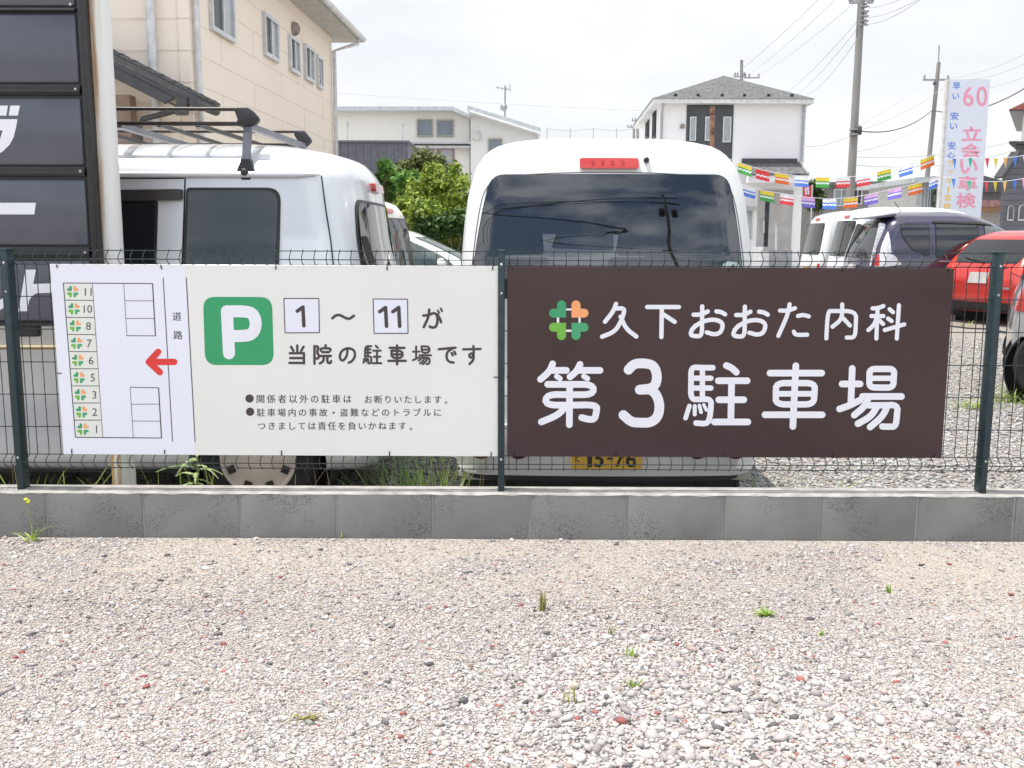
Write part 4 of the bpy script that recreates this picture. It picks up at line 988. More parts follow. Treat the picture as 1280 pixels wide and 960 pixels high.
# --- purple-navy minivan
H = 1.80
S = Shape([(.2, .74, .08, 4.0), (.3, .81, .02, 4.1), (.5, .845, 0, 4.14), (.75, .85, .02, 4.06), (.92, .845, .06, 3.75), (1.02, .835, .09, 3.32), (1.2, .81, .15, 2.98), (1.45, .76, .26, 2.55), (1.6, .70, .34, 2.28), (1.70, .62, .45, 2.05)], H, rr=(.16, .22), bow=.06, rf=(.35, .35))
nv = car('purple_minivan', 'dark purple minivan with clear white tail lamp and chrome door handle', (at(1086, 300, 16.7).x, 17.5, gz(17)), -90, S, NAVY, [(.80, .31), (3.2, .31)], nz=44, cat='minivan', wid=.2)
glass(S, nv, 'r', [(-.66, 1.0), (.66, 1.0), (.56, 1.58), (-.56, 1.58)], .08, DGLASS, name='rear_window')
for kd in 'RL':
    sg = 1 if kd == 'R' else -1
    glass(S, nv, kd, [(.75, 1.12), (1.02, 1.03), (1.02, 1.58), (.52, 1.58), (.56, 1.35)], .06, DGLASS, name='side_window')
    glass(S, nv, kd, [(1.12, 1.02), (1.84, .98), (1.84, 1.57), (1.12, 1.59)], .03, DGLASS, name='side_window')
    glass(S, nv, kd, [(1.94, .97), (2.74, .95), (2.18, 1.53), (1.94, 1.57)], .04, LGLASS, name='side_window')
    lamp(S, nv, 'R' if sg > 0 else 'L', [(.08, .84), (.56, .90), (.42, 1.06), (.12, 1.12)], CLEARL, .02, .014)
    lamp(S, nv, kd, [(.12, 1.08), (.38, 1.08), (.345, 1.58), (.25, 1.60)], CLEARL, .02, .012)
    lamp(S, nv, 'R' if sg > 0 else 'L', [(.10, .87), (.19, .88), (.20, 1.07), (.13, 1.07)], REDL, .01, .020)
    mb = MB(); p = S.side(sg, 1.28, .95, .02); mb.bar(p - Vector((0, .11, 0)), p + Vector((0, .11, 0)), .02, .03); mb.build('door_handle', CHROME, nv, bevel=.006, local=True)
    lamp(S, nv, kd, [(1.10, 1.595), (2.2, 1.565), (2.15, 1.60), (1.10, 1.635)], M('smoked_visor'), .01, .03, 'rain_visor')
    mb = MB(); mb.tube([S.side(sg, y, z, .001) for y, z in ((1.07, 1.6), (1.07, 1.2), (1.07, .8), (1.0, .5))], .006, 5); mb.build('panel_gap', TRIM, nv, local=True); mb = MB(); mb.tube([S.side(sg, 1.89, z, .001) for z in (1.6, 1.0, .4)], .006, 5); mb.build('panel_gap', TRIM, nv, local=True)
    mirror(nv, (sg * .84, 2.58, 1.0), sg, NAVY)
glass(S, nv, 'f', [(-.66, 1.06), (.66, 1.06), (.56, 1.58), (-.56, 1.58)], .08, LGLASS, name='windscreen')
mb = MB(); mb.hexa([(-.58, .16, 1.66), (.58, .16, 1.66), (.60, .50, 1.70), (-.60, .50, 1.70)], [(-.58, .18, 1.70), (.58, .18, 1.70), (.60, .52, 1.755), (-.60, .52, 1.755)]); mb.build('roof_spoiler', NAVY, nv, bevel=.012, local=True, smooth=40)
mb = MB(); mb.box(-.17, .17, -.03, .02, .72, .885); mb.build('number_plate', PLATEW, nv, local=True)
wiper(nv, S.rear(0, 1.03, .03), S.rear(.4, 1.1, .03))
mb = MB(); mb.tube([(.2, .75, 1.78), (.2, .62, 1.96)], .006, 6); mb.build('roof_aerial', BLACKP, nv, local=True)
# --- red hatchback
S = Shape([(.2, .70, .14, 3.9), (.28, .79, .05, 4.0), (.45, .835, 0, 4.05), (.65, .845, .0, 4.03), (.85, .835, .06, 3.75), (.95, .82, .13, 3.2), (1.1, .785, .26, 2.86), (1.28, .72, .44, 2.5), (1.38, .66, .56, 2.25), (1.435, .58, .70, 2.05)], 1.49, rr=(.24, .30), bow=.08, rf=(.4, .4))
rd = car('red_hatchback', 'red hatchback seen from rear corner beside the right fence post', (at(1196, 350, 15.2).x + .5, 15.6, gz(15.5)), -62, S, RED, [(.72, .30), (3.2, .30)], nz=44, cat='car', wid=.19)
glass(S, rd, 'r', [(-.62, .97), (.62, .97), (.52, 1.34), (-.52, 1.34)], .1, DGLASS, name='rear_window')
for kd in 'RL':
    sg = 1 if kd == 'R' else -1
    glass(S, rd, kd, [(.95, 1.12), (1.85, .97), (1.85, 1.38), (1.15, 1.37)], .06, DGLASS, name='side_window')
    glass(S, rd, kd, [(1.95, .96), (2.72, .94), (2.25, 1.34), (1.95, 1.38)], .05, DGLASS, name='side_window')
    lamp(S, rd, 'r', [(sg * .50, .86), (sg * .80, .74), (sg * .80, .90), (sg * .64, 1.08), (sg * .60, 1.08)], M('bright_red_lens', (.75, .05, .03), .12, coat=.7), .03, .02)
    lamp(S, rd, 'R' if sg > 0 else 'L', [(.26, .75), (.50, .80), (.40, .98), (.33, 1.10), (.28, .98)], M('bright_red_lens'), .03, .012)
    mirror(rd, (sg * .82, 2.55, .98), sg, RED)
    mb = MB(); p = S.side(sg, 1.35, .86, .02); mb.bar(p - Vector((0, .09, 0)), p + Vector((0, .09, 0)), .02, .03); mb.build('door_handle', RED, rd, bevel=.006, local=True)
glass(S, rd, 'f', [(-.62, 1.0), (.62, 1.0), (.54, 1.34), (-.54, 1.34)], .08, LGLASS, name='windscreen')
panel(lambda u, z, o: S.rear(u, z, o), round_poly([(-.62, .22), (.62, .22), (.66, .36), (-.66, .36)], .03), .012).build('lower_bumper', BLACKP, rd, local=True, smooth=40)
mb = MB(); mb.v = [tuple(S.rear(x, z, .014)) for x, z in ((-.17, .66), (.17, .66), (.17, .83), (-.17, .83))]; mb.f = [(0, 1, 2, 3)]; mb.mi = [0]; mb.build('number_plate', M('grey_number_plate', (.42, .40, .40), .5), rd, local=True)
mb = MB(); mb.v = [tuple(S.rear(x, z, .012)) for x, z in ((.42, .58), (.56, .58), (.57, .61), (.42, .61))]; mb.f = [(0, 1, 2, 3)]; mb.mi = [0]; mb.build('badge', CHROME, rd, local=True)
mb = MB(); mb.tube([S.rear(x, .90, .004) for x in (-.75, -.4, 0, .4, .75)], .006, 5); mb.build('tailgate_gap', TRIM, rd, local=True)
wiper(rd, S.rear(0, .99, .03), S.rear(-.4, 1.05, .03))
# --- grey SUV cut by the right edge
S = Shape([(.28, .76, .08, 4.2), (.36, .83, .02, 4.3), (.55, .865, 0, 4.35), (.8, .87, .02, 4.28), (.98, .86, .06, 3.9), (1.08, .845, .1, 3.3), (1.3, .80, .2, 2.9), (1.5, .73, .3, 2.5), (1.62, .64, .42, 2.3)], 1.69, rr=(.22, .22), bow=.07, rf=(.4, .4))
gsv = car('grey_suv', 'grey SUV with dark wheel arch, only its rear corner showing beyond the fence', (4.63, 9.27, gz(8.6)), -116, S, GREY, [(.41, .345), (3.25, .345)], nz=44, archmat=BLACKP, cat='car', wid=.22)
glass(S, gsv, 'r', [(-.66, 1.06), (.66, 1.06), (.56, 1.5), (-.56, 1.5)], .08, DGLASS, name='rear_window')
for kd in 'RL':
    glass(S, gsv, kd, [(.6, 1.1), (1.9, 1.05), (1.9, 1.52), (.75, 1.52)], .06, DGLASS, name='side_window'); glass(S, gsv, kd, [(2.0, 1.05), (2.85, 1.03), (2.35, 1.5), (2.0, 1.52)], .05, DGLASS, name='side_window')
    sg = 1 if kd == 'R' else -1; lamp(S, gsv, 'r', [(sg * .60, .80), (sg * .84, .80), (sg * .82, 1.05), (sg * .70, 1.05)], REDL, .03); mirror(gsv, (sg * .85, 2.6, 1.05), sg, GREY)
    panel(lambda u, z, o, sg=sg: S.side(sg, u, z, o), round_poly([(.1, .30), (4.0, .30), (4.0, .42), (.1, .42)], .02), .012).build('sill_cladding', BLACKP, gsv, local=True)
# --- small white hatchback between the cream van and the shrubs
S = Shape([(.2, .70, .1, 3.8), (.3, .79, .03, 3.88), (.5, .82, 0, 3.9), (.8, .83, .05, 3.7), (.93, .81, .12, 3.05), (1.1, .77, .24, 2.72), (1.3, .70, .42, 2.3), (1.42, .6, .6, 2.0)], 1.50, rr=(.2, .25), bow=.08, rf=(.4, .4))
wc = car('white_hatchback', 'small white hatchback in front of the green shrubs, windscreen to the right', (at(597, 300, 14.4).x - 2.9, 14.6, gz(14.5)), -90, S, WHITE, [(.7, .29), (3.15, .29)], nz=40, cat='car', wid=.18)
for kd in 'RL':
    glass(S, wc, kd, [(.9, 1.0), (1.7, .96), (1.7, 1.38), (1.1, 1.36)], .06, LGLASS, name='side_window'); glass(S, wc, kd, [(1.78, .96), (2.62, .94), (2.2, 1.33), (1.78, 1.38)], .05, LGLASS, name='side_window')
    mirror(wc, ((1 if kd == 'R' else -1) * .82, 2.42, .98), 1 if kd == 'R' else -1, WHITE)
glass(S, wc, 'f', [(-.62, 1.0), (.62, 1.0), (.54, 1.36), (-.54, 1.36)], .08, LGLASS, name='windscreen')
glass(S, wc, 'r', [(-.62, .97), (.62, .97), (.52, 1.34), (-.52, 1.34)], .1, DGLASS, name='rear_window')
# --- pale SUV far beyond, glimpsed through the white van's windows
S = Shape([(.28, .76, .08, 4.2), (.36, .83, .02, 4.3), (.55, .865, 0, 4.35), (.8, .87, .02, 4.28), (.98, .86, .06, 3.9), (1.08, .845, .1, 3.3), (1.3, .80, .2, 2.9), (1.5, .73, .3, 2.5), (1.62, .64, .42, 2.3)], 1.69, rr=(.22, .22), bow=.07, rf=(.4, .4))
ps = car('white_suv', 'white SUV glimpsed through the rear window of the white kei van', (.15, 21.6, gz(21)), -90, S, WHITE, [(.72, .345), (3.35, .345)], nz=32, archmat=BLACKP, cat='car', wid=.22)
for kd in 'RL':
    glass(S, ps, kd, [(.6, 1.1), (1.9, 1.05), (1.9, 1.52), (.75, 1.52)], .06, DGLASS, name='side_window'); glass(S, ps, kd, [(2.0, 1.05), (2.85, 1.03), (2.35, 1.5), (2.0, 1.52)], .05, DGLASS, name='side_window')

# ------------------------------------------------------------------ dark shop sign tower at the left edge, on its rusty white pole
BY = 4.50
BLK = M('black_sign_frame', (.022, .023, .026), .45, scale=20, var=.2)
GLAZE = M('slate_acrylic_panel', (.095, .102, .128), .16, scale=2, var=.06, spec=.5)
tower = thing('sign_tower', 'tall black sign tower of slate panels with white katakana at left edge', 'sign', (at(0, 300, BY).x, BY, GZ))
xr0 = at(114.5, 200, BY).x; XL = -3.55; zb = at(60, 408, BY).z
rowsB = [(-85, 8), (17, 104), (122, 207), (224, 307), (325, 402)]
mb = MB()
mb.box(XL, xr0 - .012, BY + .01, BY + .05, zb, 3.6); mb.build('cabinet', BLK, tower, bevel=.006)
mb = MB(); mb.box(xr0 - .022, xr0 + .008, BY - .012, BY + .06, zb - .01, 3.62); mb.build('side_frame', BLK, tower, bevel=.008, smooth=40)
mb = MB(); edges = [8, 17, 104, 122, 207, 224, 307, 325, 402, 410]
for y0, y1 in ((8, 17), (104, 122), (207, 224), (307, 325), (402, 409)):
    z1, z0 = at(50, y0, BY).z, at(50, y1, BY).z
    mb.box(XL, xr0 - .03, BY - .008, BY + .02, z0 + .012, z1 - .006); mb.box(XL, xr0 - .03, BY - .018, BY + .02, z0 - .002 + (z1 - z0) * .35, z0 + (z1 - z0) * .62)
mb.build('cross_frame', BLK, tower, bevel=.003)
xp = at(105, 200, BY).x
for y0, y1 in rowsB:
    z1, z0 = at(50, y0, BY).z, at(50, y1, BY).z
    mb = MB(); mb.box(XL + .03, xp, BY - .004, BY + .03, z0, z1); mb.build('sign_panel', GLAZE, tower, bevel=.012, smooth=40, segs=3)
    mb = MB()
    for xx in (xr0 - .045, XL + .05): mb.lathe([(.006, 0), (.006, -.003), (.003, -.005)], (xx, BY - .0185, z1 + .034), 'y', 10)
    mb.build('bolt', STEEL, tower, smooth=40)
PB = Plane(BY - .0045)
mb = MB(); wl = M('white_panel_letter', (.80, .82, .86), .35, var=.02)
def pp(lst, d=.0008): mb.poly([PB.p(x, y, d) for x, y in lst])
pp([(13, 132), (25, 132), (22.5, 144.5), (11, 144.5)]); pp([(-4, 132), (10, 132), (8, 144.5), (-6, 144.5)])
pp([(-62, 149), (22, 149), (20, 160), (17, 172), (12, 181), (4, 189), (-6, 195), (-16, 198), (-19, 188), (-8, 182), (0, 174), (3.5, 163), (-62, 163)])
pp([(-62, 253.5), (45, 253.5), (43, 268), (-62, 268)])
pp([(32, 337), (45, 337), (41.5, 355), (70, 354), (72, 366), (46, 366.5), (40, 370), (36.5, 376), (34, 389), (23, 389)])
pp([(-30, 389), (-8, 388.5), (1, 387), (6, 384), (5, 372), (-3, 377), (-12, 379), (-12, 337), (-25, 337)])
mb.build('katakana_lettering', wl, tower)
mb = MB(); mb.box(at(4, 415, BY).x, at(47, 415, BY).x, BY + .01, BY + .05, zb - .05, zb + .01); mb.build('sign_bracket', BLK, tower, bevel=.01)
def rust_mat():
    m, t, b = new_mat('white_pole_rust'); L = t.links.new; N = t.nodes.new
    tcn = N('ShaderNodeTexCoord'); mpn = N('ShaderNodeMapping'); mpn.inputs['Scale'].default_value = (34, 34, 2.2); L(tcn.outputs['Object'], mpn.inputs[0])
    n_ = N('ShaderNodeTexNoise'); n_.inputs['Scale'].default_value = 1; n_.inputs['Detail'].default_value = 7; L(mpn.outputs[0], n_.inputs['Vector'])
    sx_ = N('ShaderNodeSeparateXYZ'); L(tcn.outputs['Object'], sx_.inputs[0])
    mr = N('ShaderNodeMapRange'); mr.inputs['From Min'].default_value = -.05; mr.inputs['From Max'].default_value = .03; mr.inputs['To Min'].default_value = .42; mr.inputs['To Max'].default_value = -.12; L(sx_.outputs[0], mr.inputs['Value'])
    ad = N('ShaderNodeMath'); L(n_.outputs['Fac'], ad.inputs[0]); L(mr.outputs[0], ad.inputs[1])
    rp = N('ShaderNodeValToRGB'); e = rp.color_ramp.elements; e[0].position = .50; e[0].color = (.74, .74, .72, 1); e[1].position = .78; e[1].color = (.42, .22, .09, 1); q = e.new(.60); q.color = (.62, .52, .40, 1)
    L(ad.outputs[0], rp.inputs[0]); L(rp.outputs[0], b.inputs['Base Color']); b.inputs['Roughness'].default_value = .45
    return m
pxa, pxb = at(124.5, 310, 4.60), at(153.5, 310, 4.60); pr = (pxb.x - pxa.x) / 2
px_, py_ = (pxa.x + pxb.x) / 2, 4.60
po = MB(); po.lathe([(pr, GZ - .1), (pr, 1.0), (pr, 2.4), (pr, 3.9)], (0, 0, 0), 'z', 36)
pole_o = po.build('sign_pole', rust_mat(), smooth=60); pole_o.parent = tower; pole_o.location = (px_ - tower.location.x, py_ - tower.location.y, -tower.location.z)

# ------------------------------------------------------------------ buildings
def ray_wall(px, py, C, d):
    """where the sight line through a photo pixel meets the upright wall through C along d"""
    r_ = ray(px, py); C = Vector(C); n_ = Vector((d[1], -d[0], 0)); t_ = (C - CAM).dot(n_) / r_.dot(n_); return CAM + r_ * t_
GUT = M('white_gutter_pipe', (.66, .67, .69), .4)
ALU = M('pale_aluminium_frame', (.62, .64, .66), .35, metal=.3)
WGL = M('house_window_glass', (.05, .06, .07), .06, var=.4, scale=1.5, spec=.8); WGLP = M('pale_curtained_glass', (.34, .38, .40), .1, var=.15, scale=2, spec=.7); BLIND = M('dark_window_opening', (.03, .03, .034), .3)
def pipe(mbl, p, r): mbl.tube(p, r, 10)
# beige two-storey building
dB = Vector((.0407, 1, 0)).normalized(); nB = Vector((dB.y, -dB.x, 0))       # nB points to the right of its long wall
CB = at(240, 120, 13); CB.z = GZ
CB2 = ray_wall(416, 120, CB, dB); CB2.z = GZ
zE = ray_wall(413, 46, CB, dB).z
def siding_mat(name, c, dark):
    m, t, b = new_mat(name); L = t.links.new; N = t.nodes.new
    tcn = N('ShaderNodeTexCoord'); n_ = N('ShaderNodeTexNoise'); n_.inputs['Scale'].default_value = .7; n_.inputs['Detail'].default_value = 6; L(tcn.outputs['Object'], n_.inputs['Vector'])
    rp = N('ShaderNodeValToRGB'); rp.color_ramp.elements[0].position = .3; rp.color_ramp.elements[0].color = (*dark, 1); rp.color_ramp.elements[1].position = .65; rp.color_ramp.elements[1].color = (*c, 1)
    L(n_.outputs['Fac'], rp.inputs[0]); L(rp.outputs[0], b.inputs['Base Color']); b.inputs['Roughness'].default_value = .85
    f_ = N('ShaderNodeTexNoise'); f_.inputs['Scale'].default_value = 45; L(tcn.outputs['Object'], f_.inputs['Vector']); bp = N('ShaderNodeBump'); bp.inputs['Strength'].default_value = .25; bp.inputs['Distance'].default_value = .01
    L(f_.outputs['Fac'], bp.inputs['Height']); L(bp.outputs[0], b.inputs['Normal']); return m
beige = siding_mat('beige_siding', (.90, .80, .69), (.88, .78, .67))
bld = thing('beige_building', 'beige two-storey building with a row of small white-framed windows', 'building', CB)
W_ = 7.5
a_, b_2 = CB, CB2; c_ = CB2 - nB * W_; d_ = CB - nB * W_
mb = MB(); up = Vector((0, 0, zE - GZ)); mb.prism([a_, b_2, c_, d_], up); mb.build('wall', beige, bld)
# siding joints: thin real grooves' shadow strips standing 4 mm proud are avoided; joints are narrow battens of the wall's own sealant
seal = M('siding_sealant', (.83, .735, .63), .8)
mb = MB()
zj = [ray_wall(243, y, CB, dB).z for y in (27, 65, 103.5, 142)]
stepz = (zj[0] - zj[3]) / 3; zs = [zj[0] + stepz * k for k in range(-9, 4)]
for z in zs:
    if GZ + .3 < z < zE - .1:
        mb.prism([a_ + Vector((0, 0, z - GZ - .006)) + nB * .001, b_2 + Vector((0, 0, z - GZ - .006)) + nB * .001, b_2 + Vector((0, 0, z - GZ + .006)) + nB * .001, a_ + Vector((0, 0, z - GZ + .006)) + nB * .001], nB * .003)
        mb.box(d_.x, a_.x, CB.y - .004, CB.y - .001, z - .006, z + .006)
Lw = (CB2 - CB).length
for k, z in enumerate(zs[:-1]):
    for t_ in ((k % 2) * 1.5 + 1.2 + 3.03 * q for q in range(4)):
        if t_ < Lw - .2 and z > GZ:
            p = CB + dB * t_; mb.prism([p + Vector((0, 0, z - GZ)) + nB * .0015, p + dB * .010 + Vector((0, 0, z - GZ)) + nB * .0015, p + dB * .010 + Vector((0, 0, z - GZ + stepz)) + nB * .0015, p + Vector((0, 0, z - GZ + stepz)) + nB * .0015], nB * .002)
mb.box(at(222, 60, 13).x, at(222, 60, 13).x + .012, CB.y - .004, CB.y - .001, GZ, zE)
mb.build('siding_joints', seal, bld)
def wall_window(name, pts, parent, dirn, nrm, sliding=True, g1=BLIND, g2=WGLP, fw=.05, split=.52, frame=ALU):
    """pts: two photo-derived wall points (low corner near, high corner far)"""
    p0, p1 = pts; u = Vector(dirn); w = (p1 - p0).dot(u); h = p1.z - p0.z; n_ = Vector(nrm); Z = Vector((0, 0, 1))
    def quad(s0, s1, z0, z1, d0, d1): 
        m.hexa([p0 + u * s0 + Z * z0 + n_ * d0, p0 + u * s1 + Z * z0 + n_ * d0, p0 + u * s1 + Z * z1 + n_ * d0, p0 + u * s0 + Z * z1 + n_ * d0], [p0 + u * s0 + Z * z0 + n_ * d1, p0 + u * s1 + Z * z0 + n_ * d1, p0 + u * s1 + Z * z1 + n_ * d1, p0 + u * s0 + Z * z1 + n_ * d1])
    m = MB(); quad(0, w, 0, fw, .002, .06); quad(0, w, h - fw, h, .002, .06); quad(0, fw, fw, h - fw, .002, .055); quad(w - fw, w, fw, h - fw, .002, .055); quad(w * split - fw * .4, w * split + fw * .4, fw, h - fw, .002, .045)
    f_ = m.build(name, frame, parent)
    m = MB(); quad(fw, w * split - fw * .4, fw, h - fw, .003, .018); m.build('pane', g1, f_)
    m = MB(); quad(w * split + fw * .4, w - fw, fw, h - fw, .003, .024); m.build('pane', g2, f_)
    return f_
for (xa, xb, yt, ybm) in ((262, 291, -45, 46), (329, 346, 22, 74), (361, 373, 48, 92), (380, 391, 59, 102), (395.5, 402, 71, 111)):
    lo_ = ray_wall(xa, ybm - .8 * 0, CB, dB); hi_ = ray_wall(xb, ybm, CB, dB)
    zlo, zhi = ray_wall((xa + xb) / 2, ybm, CB, dB).z, ray_wall((xa + xb) / 2, yt, CB, dB).z
    p0 = Vector((lo_.x, lo_.y, zlo)); p1 = Vector((hi_.x, hi_.y, zhi)); wall_window('window', (p0, p1), bld, dB, nB, fw=.06)
# roof: eaves all round and a hipped tile roof
ov = .50
e = [CB - dB * ov + nB * ov, CB2 + dB * ov + nB * ov, c_ + dB * ov - nB * ov, d_ - dB * ov - nB * ov]
for q in e: q.z = zE
mb = MB(); mb.prism([q + Vector((0, 0, .0)) for q in e], (0, 0, .13)); mb.build('eave_soffit', M('grey_white_soffit', (.56, .55, .53), .7), bld)
apex = [(CB + c_) / 2 + dB * (-1.2), (CB + c_) / 2 + dB * 1.2]
for q in apex: q.z = zE + 2.3
mb = MB(); ee = [q + Vector((0, 0, .135)) + (q - (CB + c_) / 2).normalized() * .06 for q in e]
for q in ee: q.z = zE + .135
mb.add(ee + apex, [(0, 1, 5, 4), (1, 2, 5), (2, 3, 4, 5), (3, 0, 4), (3, 2, 1, 0)])
mb.build('roof', M('orange_clay_tile', (.46, .22, .12), .8, scale=30, var=.3, bump=.6, bscale=20, bdist=.03), bld)
mb = MB(); mb.tube([e[0] + nB * .06 + Vector((0, 0, .07)), e[1] + nB * .06 + dB * .05 + Vector((0, 0, .07))], .065, 10); mb.tube([e[1] + dB * .06 + nB * .05 + Vector((0, 0, .07)), e[2] + dB * .06 + Vector((0, 0, .07))], .065, 10)
p = CB2 - dB * .10 + nB * .07; top = e[1] + nB * .05
mb.tube([(top.x - .05, top.y - .3, zE), (top.x - .05, top.y - .3, zE - .08), (p.x, p.y, zE - .28), (p.x, p.y, GZ)], .042, 8)
p = CB + dB * .12 + nB * .06; mb.tube([(p.x, p.y, zE), (p.x, p.y, GZ)], .040, 8)
p = at(190, 80, 12.9); mb.tube([(p.x, 12.93, zE), (p.x, 12.93, GZ)], .055, 8)
mb.build('downpipe', GUT, bld, smooth=50)
p = ray_wall(366, 36, CB, dB); mb = MB(); mb.lathe([(.12, 0), (.12, .05), (.09, .10), (.03, .13)], p, 'x', 14); mb.build('vent_hood', M('grey_vent_metal', (.30, .27, .24), .5), bld, smooth=50)
# dark-tiled porch in front of its left part
porch = thing('tiled_porch', 'dark grey tiled porch roof with gutter in front of the beige building', 'porch', (at(190, 200, 11.6).x, 11.6, GZ))
DT = M('dark_roof_tile', (.085, .085, .09), .5, scale=25, var=.2, bump=.4); DF = M('dark_fascia', (.055, .056, .062), .5)
A_, B_ = at(60, 26, 12.1), at(249, 122, 12.1)
sl = (B_ - A_).normalized(); npv = Vector((-sl.z, 0, sl.x)); 
mb = MB(); off_ = lambda p, t_: p - npv * t_
mb.prism([A_, B_, off_(B_, .07), off_(A_, .07)], (0, .84, 0)); mb.build('roof', DT, porch)
mb = MB(); Lr = (B_ - A_).length; nT = int(Lr / .17)
for k in range(nT):
    p = A_ + sl * (Lr * k / nT)
    for r_i in range(3):
        mb.hexa([p + Vector((0, r_i * .27 + .0, 0)) + npv * .004, p + sl * .19 + Vector((0, r_i * .27, 0)) + npv * .004, p + sl * .19 + Vector((0, r_i * .27, 0)) + npv * (.05 if r_i % 1 == 0 else .03), p + Vector((0, r_i * .27, 0)) + npv * .022],
                [p + Vector((0, r_i * .27 + .25, 0)) + npv * .004, p + sl * .19 + Vector((0, r_i * .27 + .25, 0)) + npv * .004, p + sl * .19 + Vector((0, r_i * .27 + .25, 0)) + npv * .035, p + Vector((0, r_i * .27 + .25, 0)) + npv * .012])
mb.build('roof_tiles', DT, porch, bevel=.006)
mb = MB(); mb.prism([off_(A_, .075), off_(B_, .075), off_(B_, .13) - sl * .05, off_(A_, .13)], (0, .06, 0)); mb.prism([off_(A_, .132), off_(B_, .132) - sl * .26, off_(B_, .25) - sl * .34, off_(A_, .25)], (0, .05, 0)); mb.build('verge_board', DF, porch, bevel=.01)
mb = MB(); mb.prism([off_(A_, .28) + Vector((0, .06, 0)), off_(B_, .22) - sl * .34 + Vector((0, .06, 0)), off_(B_, .235) - sl * .34 + Vector((0, .06, 0)), off_(A_, .295) + Vector((0, .06, 0))], (0, .78, 0)); mb.build('soffit', M('white_porch_soffit', (.62, .60, .57), .7), porch)
g0 = at(246, 126, 12.1)
mb = MB(); mb.tube([(g0.x - .02, 12.06, g0.z - .02), (g0.x - .02, 12.92, g0.z - .02)], .06, 10); mb.hexa([(g0.x - .27, 12.08, g0.z - .16), (g0.x - .14, 12.08, g0.z - .16), (g0.x - .10, 12.08, g0.z + .05), (g0.x - .22, 12.08, g0.z + .07)], [(g0.x - .27, 12.2, g0.z - .16), (g0.x - .14, 12.2, g0.z - .16), (g0.x - .10, 12.2, g0.z + .05), (g0.x - .22, 12.2, g0.z + .07)])
q0, q1, q2 = at(228, 132, 12.3), at(214, 140, 12.5), at(178, 149, 12.6)
mb.tube([q0, q1, q2, (q2.x - .04, q2.y, q2.z - .1), (q2.x - .04, q2.y, GZ)], .035, 8); mb.build('gutter', DF, porch, smooth=50)
mb = MB(); a = at(100, 200, 12.75).x; b = at(168, 200, 12.75).x; mb.box(a, b, 12.7, 12.9, GZ, at(150, 119, 12.75).z); mb.build('porch_wall', M('brown_porch_panel', (.30, .22, .17), .7), porch)

# distant pale house with two roofs
HY = 36.0
def B(px, py, Y=HY): return at(px, py, Y)
h2 = thing('pale_house', 'pale grey house with a low two-part roof behind the green shrubs', 'house', (B(550, 200).x, HY, gz(36)))
pw = siding_mat('pale_grey_siding', (.78, .765, .72), (.75, .735, .69)); pw2 = siding_mat('cool_grey_siding', (.75, .75, .74), (.72, .72, .71))
zg36 = -.1
def facade(pts, Y, depth, mat, nm, parent):
    m = MB(); m.prism([B(x, y, Y) if y is not None else Vector((B(x, 200, Y).x, Y, zg36)) for x, y in pts], (0, depth, 0)); return m.build(nm, mat, parent)
facade([(405, None), (405, 138), (562, 138), (587, 147), (587, None)], HY, 7, pw, 'wall', h2)
facade([(588, None), (588, 139), (672, 164), (672, None)], HY - .3, 7, pw2, 'wall', h2)
RF = M('pale_metal_roof', (.56, .60, .62), .4, metal=.2)
mb = MB(); mb.prism([B(403, 133, HY - .5), B(566, 133, HY - .5), B(588, 143.5, HY - .5), B(588, 147.5, HY - .5), B(565, 138, HY - .5), B(403, 138, HY - .5)], (0, 8, 0)); mb.build('roof', RF, h2)
mb = MB(); mb.prism([B(584, 131.5, HY - .8), B(676, 160, HY - .8), B(676, 165.5, HY - .8), B(584, 137, HY - .8)], (0, 8, 0)); mb.build('roof', RF, h2)
mb = MB(); mb.tube([B(586, 139, HY - .85), B(675, 167, HY - .85)], .05, 6); mb.tube([(B(672, 160).x, HY - .4, B(672, 166).z), (B(672, 160).x, HY - .4, 0)], .05, 6); mb.build('downpipe', GUT, h2)
def fwin(parent, x0, x1, y0, y1, Y, g=WGL, fr=ALU, fw=.05, split=None, nm='window'):
    p, q = B(x0, y0, Y), B(x1, y1, Y); m = MB(); yy = Y
    m.box(p.x, q.x, yy - .05, yy - .002, p.z - fw, p.z); m.box(p.x, q.x, yy - .06, yy - .002, q.z, q.z + fw); m.box(p.x, p.x + fw, yy - .05, yy - .002, q.z + fw, p.z - fw); m.box(q.x - fw, q.x, yy - .05, yy - .002, q.z + fw, p.z - fw)
    if split: m.box(p.x + (q.x - p.x) * split - fw * .4, p.x + (q.x - p.x) * split + fw * .4, yy - .04, yy - .002, q.z + fw, p.z - fw)
    f_ = m.build(nm, fr, parent); m = MB(); m.box(p.x + fw, q.x - fw, yy - .02, yy - .003, q.z + fw, p.z - fw); m.build('pane', g, f_); return f_
GREYGL = M('grey_reflecting_glass', (.16, .19, .23), .1, var=.15, scale=1, spec=.8); TANF = M('tan_window_frame', (.36, .34, .29), .5)
fwin(h2, 521, 541.5, 149, 171, HY, GREYGL, TANF); fwin(h2, 545.5, 567.5, 149.5, 171, HY, GREYGL, TANF)
fwin(h2, 522, 543, 185, 212, HY, WGLP, TANF); fwin(h2, 547, 568, 185, 206, HY, WGLP, M('red_brown_frame', (.36, .12, .10), .5))
fwin(h2, 610, 628, 173, 195, HY - .3, GREYGL, TANF); 
mb = MB(); p, q = B(509, 177, HY - .35), B(587, 185, HY - .35); mb.box(p.x, q.x, HY - .35, HY - .001, q.z, p.z - .14); mb.box(p.x, q.x + .03, HY - .37, HY - .002, p.z - .07, p.z); mb.build('balcony_rail', M('grey_balcony', (.50, .51, .52), .5), h2)
